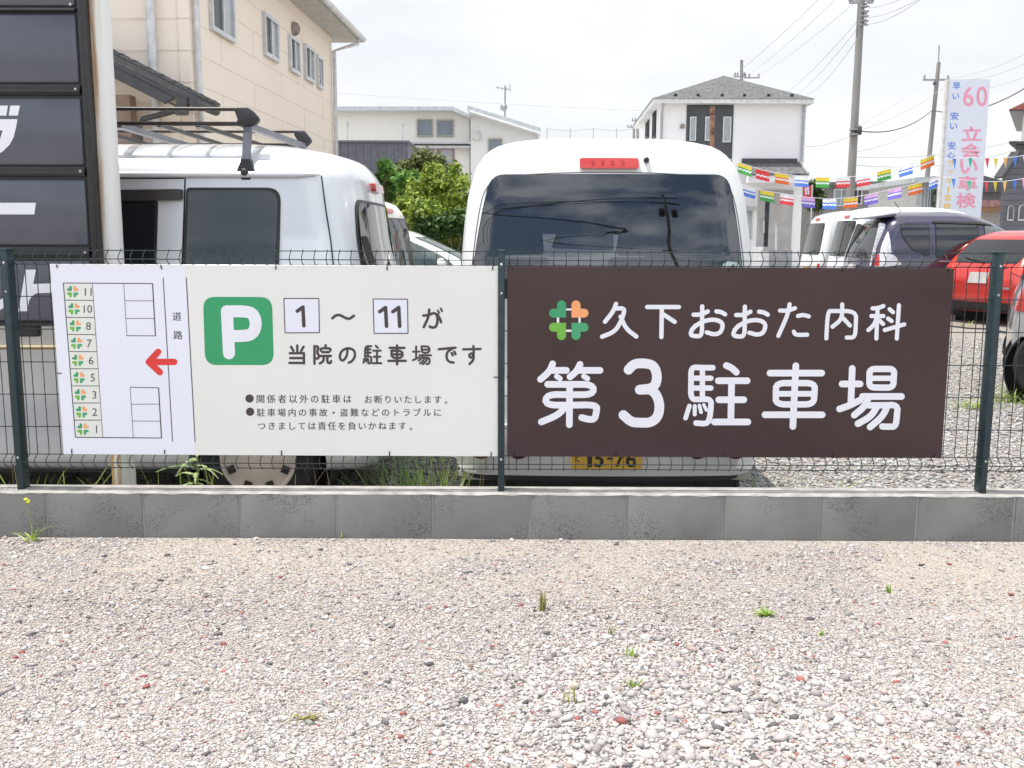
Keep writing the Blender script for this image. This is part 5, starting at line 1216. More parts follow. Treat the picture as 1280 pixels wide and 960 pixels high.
p = B(596, 169.5, HY - .3); mb = MB(); mb.lathe([(.07, 0), (.16, -.06), (.16, -.12), (.05, -.2)], p, 'y', 14); mb.build('wall_lamp', M('lamp_globe', (.6, .6, .58), .3), h2, smooth=50)
shed = thing('metal_shed', 'blue-grey sheet metal lean-to wall beside the pale house', 'shed', (B(465, 200, 30).x, 30, 0))
mb = MB(); p, q = B(405, 178, 30), B(510, 200, 30); mb.box(p.x, q.x, 30, 33, zg36, p.z); mb.build('sheet_wall', M('blue_grey_sheet', (.145, .155, .19), .5, metal=.2), shed)
mb = MB()
for k in range(12): x = p.x + (q.x - p.x) * k / 11; mb.box(x - .015, x + .015, 29.97, 29.999, zg36, p.z - .01)
mb.box(p.x - .05, q.x + .05, 29.93, 33, p.z + .001, p.z + .06); mb.build('standing_seam', M('blue_grey_seam', (.17, .18, .215), .5, metal=.2), shed)
for (x, y0, y1) in ((434, 157, 179), (503, 157, 179)):
    t = thing('roof_vent_pole', 'thin grey pole standing on the ' + ('left' if x < 470 else 'right') + ' end of the metal lean-to', 'pole', B(x, y1, 30.5), group='thin poles on the lean-to')
    m = MB(); m.tube([B(x, y1 + 1, 30.5), B(x + .5, y0, 30.5)], .022, 6); m.build('pole_shaft', ALU, t); m = MB(); p = B(x + .5, y0, 30.5); m.box(p.x - .05, p.x + .05, p.y - .04, p.y + .04, p.z, p.z + .12); m.build('pole_head', ALU, t)
def antenna(name, label, base, top, arms, r=.03, mat=None, Yd=.0):
    t = thing(name, label, 'antenna', base); mt = mat or M('weathered_antenna', (.36, .37, .38), .5, metal=.4)
    m = MB(); m.tube([base, top], r, 6); m.build('mast', mt, t)
    m = MB()
    for a, b in arms: m.tube([a, b], r * .6, 5)
    m.build('antenna_arms', mt, t); return t
an = antenna('tv_antenna', 'tall television antenna on the roof of the pale house', B(631, 150, 37), B(631.5, 107, 37), [(B(620, 109, 37), B(637, 112, 37)), (B(637, 106, 36.6), B(638, 115, 37.4)), (B(622, 108, 36.7), B(622, 111, 37.3)), (B(627, 110, 36.7), B(627.5, 112, 37.3)), (B(633, 110, 36.6), B(633, 113, 37.4))])
p = B(629.5, 134, 36.9); mb = MB(); mb.lathe([(.14, 0), (.13, -.03), (.03, -.12)], p, 'y', 14); mb.build('dish', M('weathered_antenna'), an)

# white house at the right, hip roof with snow guards
YW = 35.0
dW = Vector((.0407, 1, 0)).normalized()
wh = thing('white_house', 'white two-storey house with grey hip roof and charcoal window panel', 'house', (B(915, 250, YW).x, YW, .3))
whw = siding_mat('white_siding', (.87, .87, .88), (.85, .855, .865)); CHAR = M('charcoal_siding', (.072, .075, .085), .6, var=.1, scale=3)
xl, xr = B(825, 200, YW).x, B(1005, 200, YW).x; zE2 = B(900, 131, YW).z; dep = 7.2; zb2 = -.1
pl_ = [Vector((xl, YW, zb2)), Vector((xr, YW, zb2)), Vector((xr, YW, zb2)) + dW * dep, Vector((xl, YW, zb2)) + dW * dep]
mb = MB(); mb.prism(pl_, (0, 0, zE2 - zb2)); mb.build('wall', whw, wh)
o4 = .42; ev = [pl_[0] + Vector((-o4 + .08, -o4, 0)), pl_[1] + Vector((.12, -o4, 0)), pl_[2] + Vector((.12, o4, 0)), pl_[3] + Vector((-o4 + .08, o4, 0))]
for q in ev: q.z = zE2
mb = MB(); mb.prism(ev, (0, 0, .15)); mb.build('eave_fascia', M('white_fascia', (.74, .74, .75), .5), wh)
ap = B(905, 94.5, YW + 2.9); ap2 = ap + dW * 1.4
mb = MB(); e2 = [q + Vector((0, 0, .152)) for q in ev]; cx = sum(ev, Vector()) / 4
e2 = [q + Vector(((q - cx).x * .012, (q - cx).y * .012, 0)) for q in e2]
mb.add(e2 + [ap, ap2], [(0, 1, 4), (1, 2, 5, 4), (2, 3, 5), (3, 0, 4, 5), (3, 2, 1, 0)])
SHING = M('grey_shingle', (.135, .135, .14), .9, scale=9, var=.35, bump=.6, bscale=30, bdist=.02)
mb.build('roof', SHING, wh)
mb = MB()
for x in (844, 872, 902, 930, 960, 989):
    p = B(x, 122.5, YW - .1); 
    t_ = (zE2 + .152 - p.z); 
    s_ = (ap.z - zE2 - .152) / (ap.y - e2[0].y); yy = e2[0].y + .25; zz = zE2 + .152 + s_ * .25
    mb.box(p.x - .05, p.x + .05, yy, yy + .08, zz - .02, zz + .09)
mb.build('snow_guard', BLACKP, wh)
p, q = B(858.5, 134, YW), B(914.5, 205, YW); mb = MB(); mb.box(p.x, q.x, YW - .03, YW - .001, q.z, zE2 - .003); mb.build('charcoal_panel', CHAR, wh)
for (x0, x1, y0, y1) in ((862.5, 869.5, 146, 176), (881.5, 888, 146, 176), (904, 913, 146, 178)): fwin(wh, x0, x1, y0, y1, YW - .031, WGLP, ALU, .035)
Cl = Vector((xl, YW, 0)); nl = Vector((-dW.y, dW.x, 0))
for xa, xb, yt, yb_ in ((808, 811.5, 149, 172), (816.5, 820, 140, 172)):
    lo_, hi_ = ray_wall(xb, yb_, Cl, dW), ray_wall(xa, yb_, Cl, dW); zt = ray_wall((xa + xb) / 2, yt, Cl, dW).z
    wall_window('window', (Vector((lo_.x, lo_.y, lo_.z)), Vector((hi_.x, hi_.y, zt))), wh, dW, nl, fw=.05, frame=BLIND)
p = B(852.5, 158, YW); mb = MB(); mb.lathe([(.08, 0), (.09, -.08), (.05, -.14)], p, 'y', 12); mb.build('wall_vent', M('grey_vent_metal'), wh)
mb = MB(); x = B(1004, 170, YW).x - .03; mb.tube([(x, YW - .06, zE2), (x, YW - .06, B(1004, 203, YW).z)], .045, 8); x = B(827, 170, YW).x - .02; mb.tube([(x, YW - .35, zE2), (x, YW - .05, zE2 - .25), (x, YW - .05, 0)], .045, 8); mb.build('downpipe', M('grey_downpipe', (.42, .43, .45), .5), wh, smooth=50)
# its porch
YP = YW - 1.2
p0, p1 = B(936, 217, YP), B(1011, 217, YP); pb0, pb1 = B(934, 203, YW - .01), B(1007, 203, YW - .01)
mb = MB(); mb.add([p0, p1, (p1.x, YW - .005, pb1.z), (p0.x, YW - .005, pb0.z), p0 - Vector((0, 0, .06)), p1 - Vector((0, 0, .06)), (p1.x, YW - .005, pb1.z - .06), (p0.x, YW - .005, pb0.z - .06)], [(0, 1, 2, 3), (7, 6, 5, 4), (0, 4, 5, 1), (1, 5, 6, 2), (2, 6, 7, 3), (3, 7, 4, 0)])
pr_ = mb.build('porch_roof', SHING, wh)
mb = MB(); mb.box(p0.x + .02, p1.x - .1, YW - .09, YW - .006, pb0.z - .02, pb0.z + .13); mb.build('flashing', CHAR, pr_)
mb = MB(); q = B(936, 228, YP); mb.box(p0.x, p1.x - .02, YP + .03, YP + .35, q.z, p0.z - .065); mb.bar((p1.x, YP, p1.z), (p1.x, YW, pb1.z), .05, .16); mb.build('porch_beam', M('white_fascia'), pr_)
q0, q1 = B(948, 238, YW), B(988, 314, YW); DOORM = M('taupe_grey_door', (.42, .41, .40), .5, scale=3)
mb = MB(); mb.box(q0.x, q1.x, YW - .05, YW - .001, q1.z, q0.z); dr = mb.build('front_door', DOORM, wh)
mb = MB(); a, b = B(967, 0, YW - .06).x, B(972.5, 0, YW - .06).x; mb.box(a, b, YW - .058, YW - .051, B(0, 305, YW).z, B(0, 245, YW).z); mb.build('pane', WGL, dr)
mb = MB(); mb.tube([B(954.5, 276, YW - .12), B(954.5, 291, YW - .12)], .035, 8); mb.tube([B(970, 279, YW - 1), B(970, 313, YW - 1)], .035, 8); mb.build('handle', ALU, dr)
mb = MB(); mb.box(B(941, 0, YW).x, B(958, 0, YW).x, YW - .9, YW - .4, zb2, B(0, 307, YW - .9).z); mb.box(B(941, 0, YW).x - .02, B(958, 0, YW).x + .02, YW - .92, YW - .38, B(0, 307, YW - .9).z, B(0, 305.5, YW - .9).z); mb.build('entrance_wall', M('white_fascia'), wh)
fwin(wh, 929, 940, 262, 300, YW, WGLP, ALU, .04); mb = MB(); a, b = B(930, 258, YW - .5), B(949, 262, YW - .5); mb.box(a.x, b.x, YW - .5, YW - .002, b.z, a.z); mb.build('window_canopy', M('grey_canopy', (.40, .40, .39), .5), wh)
mb = MB(); mb.box(B(975, 0, YW).x, B(1004, 0, YW).x, YW - .03, YW - .002, zb2, B(0, 309, YW).z); mb.build('foundation', M('grey_foundation', (.38, .39, .40), .8), wh)
t = thing('rusty_post', 'thin rusty brown post in front of the charcoal window panel', 'post', (B(890.5, 300, 24).x, 24, gz(24)))
mb = MB(); mb.tube([(B(890.5, 300, 24).x, 24, gz(24)), B(890.5, 133, 24)], .055, 10); mb.build('post_shaft', M('rusty_wood_post', (.28, .15, .095), .8, scale=6, var=.5, stretch=(1, 1, 3)), t, smooth=50)

# small houses, shop and workshop further right
def plain_house(name, label, x0, x1, yw, Y, depth, wm, roofpts, rm, wins=(), cat='house'):
    t = thing(name, label, cat, (B((x0 + x1) / 2, 280, Y).x, Y, .0)); a, b = B(x0, yw, Y), B(x1, yw, Y)
    m = MB(); m.box(a.x, b.x, Y, Y + depth, -.1, a.z); m.build('wall', wm, t)
    m = MB(); n_ = len(roofpts); pr0 = [B(x, y, Y - .5) for x, y in roofpts]; m.prism(pr0, (0, depth + 1, 0)); m.build('roof', rm, t)
    for wv in wins: fwin(t, *wv[:4], Y, wv[4] if len(wv) > 4 else WGL, wv[5] if len(wv) > 5 else ALU, .06, .5)
    return t
plain_house('taupe_house', 'taupe grey house wall with two windows behind the bunting', 1000, 1100, 230, 44, 7, M('taupe_wall', (.25, .235, .22), .8), [(1000, 231), (1000, 228), (1108, 226.5), (1108, 231)], M('dark_grey_roofing', (.16, .165, .17), .7), [(1012, 1029, 236, 258, BLIND), (1042, 1060, 236, 258, WGLP), (1066, 1077, 236, 256)])
plain_house('tan_house', 'tan yellow house wall with dark eave behind the utility pole', 1098, 1152, 240, 47, 7, M('tan_wall', (.50, .41, .27), .8), [(1096, 241), (1096, 237), (1154, 233), (1154, 241)], M('dark_grey_roofing'), [(1106, 1116, 246, 262)])
plain_house('glazed_shed', 'white framed glazed shed between the utility pole and the tall sign', 1146, 1182, 226, 30, 4, M('offwhite_wall', (.62, .61, .59), .7), [(1144, 228), (1144, 222), (1184, 219), (1184, 228)], M('pale_metal_roof'), [(1150, 1160, 234, 264, WGLP), (1161, 1180, 234, 264, M('garden_glass', (.16, .20, .15), .1, var=.6, scale=5))], 'shed')
sh = plain_house('small_shop', 'white shop with a faded pink fascia board right of the tall sign', 1222, 1262, 238, 36, 6, M('offwhite_wall'), [(1222, 240), (1222, 236), (1228, 219), (1262, 228), (1262, 240)], M('dark_grey_roofing'), [], 'shop')
a, b = B(1226, 250, 35.6), B(1257, 259, 35.6); mb = MB(); mb.box(a.x, b.x, 35.6, 35.95, b.z, a.z); mb.build('fascia_board', M('faded_pink_board', (.63, .36, .32), .6, scale=9, var=.3), sh)
a, b = B(1226, 259.2, 35.5), B(1257, 264, 35.5); mb = MB(); mb.box(a.x, b.x, 35.5, 35.95, b.z, a.z); mb.build('awning', M('orange_brown_awning', (.47, .25, .12), .6), sh)
YD = 27.0
gb = thing('grey_workshop', 'dark grey boarded building with arched windows at the right edge', 'building', (B(1275, 250, YD).x, YD, 0))
DG = M('slate_boarding', (.15, .155, .175), .7, var=.1, scale=2)
mb = MB(); mb.prism([Vector((B(1253, 250, YD).x, YD, -.1)), B(1253, 217, YD), B(1270, 193, YD), B(1270, 181, YD), B(1420, 181, YD), Vector((B(1420, 250, YD).x, YD, -.1))], (5.6, 9, 0)); mb.build('wall', DG, gb)
mb = MB()
for k in range(14):
    y = 186 + 8 * k; xs = 1253 if y > 217 else 1270 if y < 193 else 1270 - (y - 193) * .7
    a, b = B(xs + .4, y, YD), B(1420, y + .9, YD); mb.box(a.x, b.x, YD - .012, YD - .001, b.z, a.z)
mb.build('board_joint', M('dark_board_joint', (.09, .095, .11), .7), gb)
mb = MB(); mb.bar(B(1249, 222, YD - .3), B(1271, 190, YD - .3), .5, .08, up=(0, 0, 1)); xe_ = (B(1269, 0, YD).x, B(1425, 0, YD).x); ze_ = B(1270, 181, YD).z + .002; mb.prism([(xe_[0], YD - .25, ze_), (xe_[1], YD - .25, ze_), (xe_[1] + 5.6, YD + 9, ze_), (xe_[0] + 5.6, YD + 9, ze_)], (0, 0, .07)); mb.build('roof_edge', M('dark_fascia'), gb)
for x0, x1 in ((1258, 1267.5), (1271.5, 1283)):
    a, b = B(x0, 276, YD), B(x1, 250, YD); w = (b.x - a.x) / 2; c = (a.x + b.x) / 2; zc = B(0, 257, YD).z
    fr = [(a.x, a.z)] + [(c + w * math.cos(k * math.pi / 10), zc + w * 1.1 * math.sin(k * math.pi / 10)) for k in range(10, -1, -1)] + [(b.x, a.z)]
    m = MB(); m.prism([(x, YD - .05, z) for x, z in fr], (0, .046, 0)); f_ = m.build('arched_window', ALU, gb)
    fr2 = [(c + (x - c) * .78, a.z + .04 + (z - a.z) * .88) for x, z in fr]; m = MB(); m.prism([(x, YD - .056, z) for x, z in fr2], (0, .005, 0)); m.build('pane', WGL, f_)
rs = thing('red_roofed_house', 'corner of a red tiled roof poking in at the right edge above the pennants', 'house', (B(1330, 250, 40).x, 40, 0))
mb = MB(); xa_, xb_ = B(1290, 0, 40).x, B(1420, 0, 40).x; mb.prism([(xa_, 40, -.1), (xb_, 40, -.1), (xb_ + 3.2, 46, -.1), (xa_ + 3.2, 46, -.1)], (0, 0, B(1275, 139.5, 40).z + .1)); mb.build('wall', whw, rs)
mb = MB(); mb.prism([B(1261, 137, 39), B(1282, 127, 39), B(1360, 95, 39), B(1440, 137, 39)], (3.8, 7, 0)); mb.build('roof', M('red_roof_tile', (.42, .13, .10), .7, bump=.4), rs)
mb = MB(); mb.prism([B(1262, 139, 38.9), B(1440, 139, 38.9), B(1440, 137.3, 38.9), B(1261, 137.3, 38.9)], (3.9, 7.2, 0)); mb.build('soffit', M('dark_fascia'), rs)

# ------------------------------------------------------------------ poles and wires
CONC = M('concrete_pole', (.27, .26, .25), .85, scale=3, var=.12, stretch=(1, 1, .3))
def utility_pole(label, xt, yt, xb, yb, Y, r0, r1, group=None, arms=(), boxes=()):
    b = B(xb, yb, Y); t = thing('utility_pole', label, 'utility pole', (b.x, Y, gz(Y)), group=group)
    tp = B(xt, yt, Y); tp.y = Y
    d = (tp - b).normalized(); base = b - d * ((b.z - gz(Y)) / d.z)
    m = MB(); n_ = 8; pts = [base.lerp(tp, k / n_) for k in range(n_ + 1)]; m.tube(pts, [r0 + (r1 - r0) * k / n_ for k in range(n_ + 1)], 14); m.build('pole_shaft', CONC, t, smooth=60)
    for (xa, xb_, y, th) in arms:
        m = MB(); m.bar(B(xa, y, Y), B(xb_, y - .3, Y), .09, th); ca = m.build('cross_arm', M('weathered_antenna'), t)
        m = MB()
        for q in (.04, .5 if xb_ - xa > 20 else .3, .96): p = B(xa + (xb_ - xa) * q, y, Y); m.lathe([(.05, 0), (.07, .05), (.04, .1), (.06, .16), (.03, .22)], p, 'z', 10)
        m.build('insulator', M('grey_insulator', (.30, .30, .31), .4), ca, smooth=50)
    for (x, y, w, h) in boxes:
        m = MB(); p = B(x, y, Y - .15); m.lathe([(w * .8, -h), (w, -h * .8), (w, h * .7), (w * .6, h)], p, 'z', 14); m.build('cable_closure', M('dark_cable_closure', (.06, .06, .065), .5), t, smooth=50)
    return t
u1 = utility_pole('tall concrete utility pole standing right of the white house', 1079, -40, 1062, 262, 30, .135, .095, arms=[(1062, 1091, 2.5, .09)], boxes=[(1073, 163, .10, .13)])
for (y, ln) in ((9.5, 12), (16.5, 10), (26, 9)): 
    pass
mb = MB()
for y in (8, 14, 20, 26, 31): p = B(1077.5 - (y * .055), y, 29.9); mb.box(p.x - .02, p.x + .22, p.y - .03, p.y + .03, p.z - .02, p.z + .02)
for x, y in ((1082, 10), (1082, 22), (1081, 31)): mb.lathe([(.03, 0), (.055, .04), (.03, .09), (.05, .13), (.02, .17)], B(x, y, 29.9), 'z', 8)
for y in (162, 168): p = B(1067.5, y, 29.85); mb.lathe([(.14, -.02), (.14, .02)], p, 'z', 14)
mb.build('pole_fittings', M('grey_insulator'), u1)
u2 = utility_pole('thinner utility pole with insulator arms left of the tall sign', 1173.5, 78, 1155, 262, 46, .125, .085, arms=[(1154, 1186, 100, .08)], boxes=[(1168, 104, .06, .08)])
mb = MB(); mb.tube([B(1173, 80, 46), B(1174, 56, 46)], .035, 6); mb.build('lightning_rod', M('weathered_antenna'), u2)
utility_pole('small distant pole top behind the white house roof', 927, 75, 927, 130, 52, .10, .08, arms=[(918, 931, 96, .06), (931, 949, 97.5, .06)])
utility_pole('faint far pole pair left of the white house, nearer one', 797, 149, 797, 200, 75, .13, .1, arms=[(790, 803, 151, .1)])
utility_pole('faint far pole pair left of the white house, lower one', 792.5, 157, 792, 200, 82, .13, .1, arms=[(784, 800, 159, .1)])
WIREM = M('sky_wire', (.42, .42, .43), .6); WIRED = M('dark_sky_wire', (.06, .06, .065), .6)
def wire(label, a, b, sag, r=.012, mat=None, grp='overhead wires'):
    p, q = Vector(a), Vector(b); pts = []
    for k in range(13):
        t_ = k / 12; v = p.lerp(q, t_); v.z -= sag * 4 * t_ * (1 - t_); pts.append(v)
    m = MB(); m.tube(pts, r, 5); o_ = m.build('power_line', mat or WIREM, smooth=60); props(o_, label, 'wire', grp); return o_
Wp = lambda x, y, Y=30: B(x, y, Y)
wl_ = [
 ('uppermost wire running from upper right sky down to the white house roof', (1028, -6), (905, 104), 30, 44, .3),
 ('second wire from the top slanting over the white house roof', (1052, -8), (938, 92), 30, 50, .3),
 ('third slanting wire ending above the white house antenna pole', (1069, 3), (946, 96), 30, 52, .35),
 ('wire from the tall utility pole down behind the white house roof', (1074, 24), (975, 122), 30, 50, .5),
 ('wire below the others from the tall pole toward the house eave', (1073, 34), (985, 127), 30, 50, .6),
 ('lowest slack wire from the tall pole to the right house corner', (1072, 48), (1004, 122), 30, 48, .8),
 ('wire leaving the top of the tall pole toward the upper right', (1086, 10), (1150, -12), 30, 24, .2),
 ('second wire leaving the tall pole toward the upper right', (1083, 22), (1156, -6), 30, 24, .3),
 ('third wire leaving the tall pole toward the upper right', (1082, 31), (1160, -8), 30, 24, .4),
 ('thin wire from tall pole rising to the left insulator of the thin pole', (1071, 158), (1151, 104), 30, 46, .4),
 ('thin wire from tall pole to the right insulator of the thin pole', (1072, 164), (1183, 106), 30, 46, .6),
 ('faint lower wire from the tall pole across to the thin pole', (1070, 190), (1163, 150), 30, 46, .6),
 ('upper wire from the thin pole toward the right edge', (1186, 98), (1300, 58), 46, 40, .6),
 ('middle wire from the thin pole toward the right edge', (1188, 100), (1300, 70), 46, 40, .8),
 ('lower wire from the thin pole toward the right edge', (1176, 112), (1300, 88), 46, 40, .9),
 ('long slack wire low across the sky between house and tall pole', (1008, 183), (1066, 168), 36, 30, .3),
 ('horizontal slack wire low behind the tall sign', (1064, 196), (1300, 166), 30, 40, .9),
 ('lowest horizontal wire behind the bunting and tall sign', (1064, 206), (1300, 176), 30, 42, 1.2),
 ('faint long wire across the sky above the pale house', (420, 116), (850, 140), 60, 58, .3),
]
for lb, a, b, Ya, Yb, sg_ in wl_: wire(lb, Wp(*a, Ya), Wp(*b, Yb), sg_ * .35, .0085)
wire('thick dark cable from the tall pole closure to the thin pole', Wp(1069, 163, 29.85), Wp(1164, 139, 46), .35, .020, WIRED)
wire('thick dark cable from the tall sign toward the right edge', Wp(1166, 138, 46), Wp(1300, 98, 38), .5, .022, WIRED)
np_ = thing('net_fence', 'faint row of thin net posts far behind the white kei van roof', 'fence', B(727, 200, 70))
for x in (684, 713, 742, 771): m = MB(); m.tube([B(x, 230, 70), B(x - .3, 160.5, 70)], .035, 5); m.build('net_post', WIREM, np_)
m = MB(); m.tube([B(684, 161, 70), B(713, 164, 70), B(742, 161, 70), B(771, 164, 70), B(796, 160, 70)], .018, 4); m.build('net_line', WIREM, np_)
# pole across the road behind the camera: it is what the van's rear glass mirrors
RPX = 6.0
rp_ = thing('utility_pole', 'utility pole across the road, mirrored in the rear window of the white kei van', 'utility pole', (RPX, -15, -.2))
mb = MB(); mb.tube([(RPX, -15, -.2), (RPX - .1, -15, 6), (RPX - .2, -15, 13.2)], [.13, .11, .09], 14); mb.build('pole_shaft', CONC, rp_, smooth=60)
for z, w in ((12.6, .9), (11.9, .9), (9.6, .4)):
    mb = MB(); mb.box(RPX - .15 - w, RPX - .15 + w, -15.2, -15.12, z, z + .1); mb.build('cross_arm', M('dark_cable_closure'), rp_)
for dx in (.25, -.5):
    mb = MB(); mb.lathe([(.15, 0), (.18, .05), (.18, .5), (.12, .58)], (RPX + dx, -14.9, 10.7), 'z', 16); mb.build('transformer', M('dark_cable_closure'), rp_, smooth=50)
for k, (x0, z0) in enumerate(((-.9, 12.7), (.6, 12.7), (-.8, 12.0), (.5, 12.0), (-.2, 9.7))):
    lbs = ['outer left', 'outer right', 'inner left', 'inner right', 'lowest']
    wire(lbs[k] + ' wire of the pole across the road, seen only as a reflection', (RPX + x0, -15.1, z0), (-24 + 2 * k, -19 + 3 * k, 12.5 - k * .4), .8, .03, WIRED, 'wires across the road')

# ------------------------------------------------------------------ tall vertical sign
VSY = 22.0
vs_ = thing('vertical_banner_sign', 'tall white vertical sign with pink and blue Japanese lettering', 'sign', (B(1208, 262, VSY).x, VSY, gz(22)))
cor = [B(1187, 99, VSY), B(1238, 99, VSY), B(1226.5, 263, VSY), B(1176, 262, VSY)]
Zb = B(1200, 292, VSY).z
mb = MB(); mb.prism([cor[0], cor[1], cor[2] + (cor[2] - cor[1]) * .15, cor[3] + (cor[3] - cor[0]) * .15], (0, .10, 0)); mb.build('board', M('bluish_white_board', (.70, .74, .83), .5, var=.03, scale=1), vs_)
mb = MB()
for xx, yy in ((1184.5, 101), (1230, 262)): 
    pass
mb.bar((cor[3].x - .03, VSY + .05, gz(22)), (cor[0].x - .03, VSY + .05, cor[0].z), .05, .12, up=(0, 1, 0)); mb.bar((cor[2].x, VSY + .2, gz(22)), (cor[1].x - .1, VSY + .2, cor[1].z - .2), .08, .08, up=(0, 1, 0)); mb.build('sign_leg', M('offwhite_wall'), vs_)
PV = Plane(VSY); PK = M('pink_letter', (.83, .33, .45), .5, var=.05); BL_ = M('blue_letter', (.10, .22, .72), .5, var=.05); YE = M('yellow_letter', (.86, .60, .10), .5, var=.05)
mb = MB(); write(mb, PV, '6', 1204, 1217, 108, 133, .004, .01); write(mb, PV, '0', 1220.5, 1234, 108, 133, .004, .01)
for ch, x0, x1, y0, y1 in (('立', 1202, 1227, 158, 176), ('会', 1201, 1226, 179, 197), ('い', 1200, 1222, 199, 217), ('車', 1197, 1222, 220, 238), ('検', 1195, 1220, 241, 260)): write(mb, PV, ch, x0, x1, y0, y1, .004, .022)
mb.build('pink_lettering', PK, vs_)
mb = MB()
for ch, x0, x1, y0, y1 in (('早', 1191, 1200.5, 103, 112), ('い', 1190.5, 1199, 116.5, 124), ('安', 1188, 1198, 140, 150), ('い', 1187.5, 1196.5, 154, 161.5), ('安', 1185, 1194.5, 177, 187), ('心', 1184, 1193.5, 190, 198)): write(mb, PV, ch, x0, x1, y0, y1, .004, .012)
mb.build('blue_lettering', BL_, vs_)
mb = MB()
for ch, x0, x1, y0, y1 in (('ラ', 1184, 1192, 200, 208), ('ッ', 1184, 1191, 212, 218), ('キ', 1182.5, 1191, 221.5, 230), ('ー', 1185.5, 1187, 234, 241), ('車', 1180, 1189, 243, 252), ('検', 1179, 1188.5, 253.5, 261.5)):
    if ch == 'ー': mb.poly([PV.p(x, y, .004) for x, y in ((1185, 233), (1186.8, 233), (1186, 241), (1184.2, 241))])
    else: write(mb, PV, ch, x0, x1, y0, y1, .004, .012)
mb.build('yellow_lettering', YE, vs_)
nb = thing('nobori_flag', 'small red upright flag with white marks beside the white house', 'flag', (B(1007, 255, 26).x, 26, gz(26)))
mb = MB(); mb.prism([B(1003, 233, 26), B(1015, 232, 26), B(1013, 250, 26), B(1006, 249, 26)], (0, .01, 0)); f_ = mb.build('flag_cloth', M('red_flag_cloth', (.62, .05, .05), .7), nb)
mb = MB(); 
for k, (x, y) in enumerate(((1007, 237), (1010, 236.5), (1007.5, 241), (1010.5, 240.5))): a = B(x, y, 25.99); mb.box(a.x - .02, a.x + .02, 25.985, 25.995, a.z - .05, a.z + .05)
mb.build('flag_marks', lav, f_)
mb = MB(); mb.tube([(B(1015.5, 255, 26).x, 26, gz(26)), B(1015.5, 231, 26)], .02, 6); mb.build('flag_pole', ALU, nb)

# ------------------------------------------------------------------ bunting
FC = {'y': (.80, .62, .05), 'g': (.06, .36, .07), 'r': (.72, .05, .06), 'o': (.78, .16, .03), 'b': (.07, .20, .66), 'w': (.78, .79, .82), 'p': (.72, .42, .72), 'v': (.20, .16, .62), 'e': (.02, .48, .27), 'a': (.86, .50, .16), 'k': (.80, .45, .62)}
fm = {k: M('bunting_' + {'y': 'yellow', 'g': 'green', 'r': 'red', 'o': 'orange_red', 'b': 'blue', 'w': 'white', 'p': 'pink', 'v': 'violet', 'e': 'emerald', 'a': 'apricot', 'k': 'rose'}[k], v, .6, var=.05) for k, v in FC.items()}
def bunting(label, pts, Y, kinds, ends, group, tri=False):
    t = thing('bunting_string', label, 'bunting', B(*pts[len(pts) // 2], Y), group=group)
    allp = [ends[0]] + list(pts) + [ends[1]]
    m = MB(); m.tube([B(x, y - (6.5 if not tri else 7), Y) for x, y in allp], .006, 5); m.build('string', lav, t)
    for i, ((x, y), kd) in enumerate(zip(pts, kinds)):
        a_, b2 = allp[i], allp[i + 2]; sl_ = (b2[1] - a_[1]) / (b2[0] - a_[0]); jx = random.uniform(-.6, .6); tw = random.uniform(-.05, .05)
        m = MB()
        if tri:
            w = 2.6
            V = [B(x - w, y - 7, Y), B(x + w, y - 7 + sl_ * 2, Y), B(x + jx, y + 7, Y + tw)]; m.poly(V); m.build('pennant', fm[kd], t, recalc=False); continue
        h0, hw, nc = -6, 8.6, 16
        c1, c2 = kd
        def row(v, sc=0):
            r_ = []
            for k in range(nc + 1):
                u = k / nc; vv = v + (sc * abs(math.sin(u * math.pi * 4)) if sc else 0); px = x + (u - .5) * 2 * hw - (vv) * jx * 1.2; py = y + h0 + vv * 12.5 + (u - .5) * 2 * hw * sl_
                r_.append(B(px, py, Y + math.sin(u * 5 + i) * .012 + vv * tw))
            return r_
        rows_ = [row(0), row(.30, .07), row(.42, .10), row(.58, .10), row(.68, .10), row(1.0)]
        for k in range(5):
            m.cur = (0, 1, 2, 1, 1)[k] if c1 != 'w' else (2, 1, 2, 1, 1)[k]
            for j in range(nc): m.add([rows_[k][j], rows_[k][j + 1], rows_[k + 1][j + 1], rows_[k + 1][j]], [(0, 1, 2, 3)])
        m.build('flag', [fm[c1], fm[c2], fm['w']], t, recalc=False)
bunting('upper string of two-coloured rectangular flags over the parked vans', [(931, 212), (953, 219), (977, 223.5), (1002, 227), (1028, 228), (1054, 228), (1079, 226), (1105, 219), (1132, 213), (1159, 203)], 19.0 + 3.5,
        ['yg', 'rr', 'yo', 'wb', 'yg', 'wr', 'wr', 'yg', 'wb', 'yo'], ((905, 203), (1178, 195)), 'strings of rectangular flags')
bunting('lower string of two-coloured rectangular flags over the parked vans', [(936, 240), (959, 245.5), (984, 249.5), (1010, 253), (1037, 255), (1063, 253.5), (1089, 249), (1118, 242), (1144, 236.5), (1170, 228)], 22.8,
        ['wb', 'yg', 'wr', 'pv', 'wb', 'yo', 'pv', 'pv', 'yo', 'wb'], ((912, 232), (1184, 221)), 'strings of rectangular flags')
bunting('upper string of triangular pennants crossing the tall sign', [(1193, 205), (1213, 204), (1234, 204.5), (1245, 205), (1257, 204), (1269, 203), (1281, 201), (1293, 200)], 20.5, 'beryabkr'.replace('e', 'e'), ((1180, 206), (1310, 197)), 'strings of triangular pennants', True)
bunting('lower string of triangular pennants crossing the tall sign', [(1192, 230), (1212, 233), (1233, 234), (1244, 234), (1256, 233.5), (1268, 232), (1280, 230), (1292, 228)], 20.7, 'beryabkr', ((1178, 228), (1310, 224)), 'strings of triangular pennants', True)

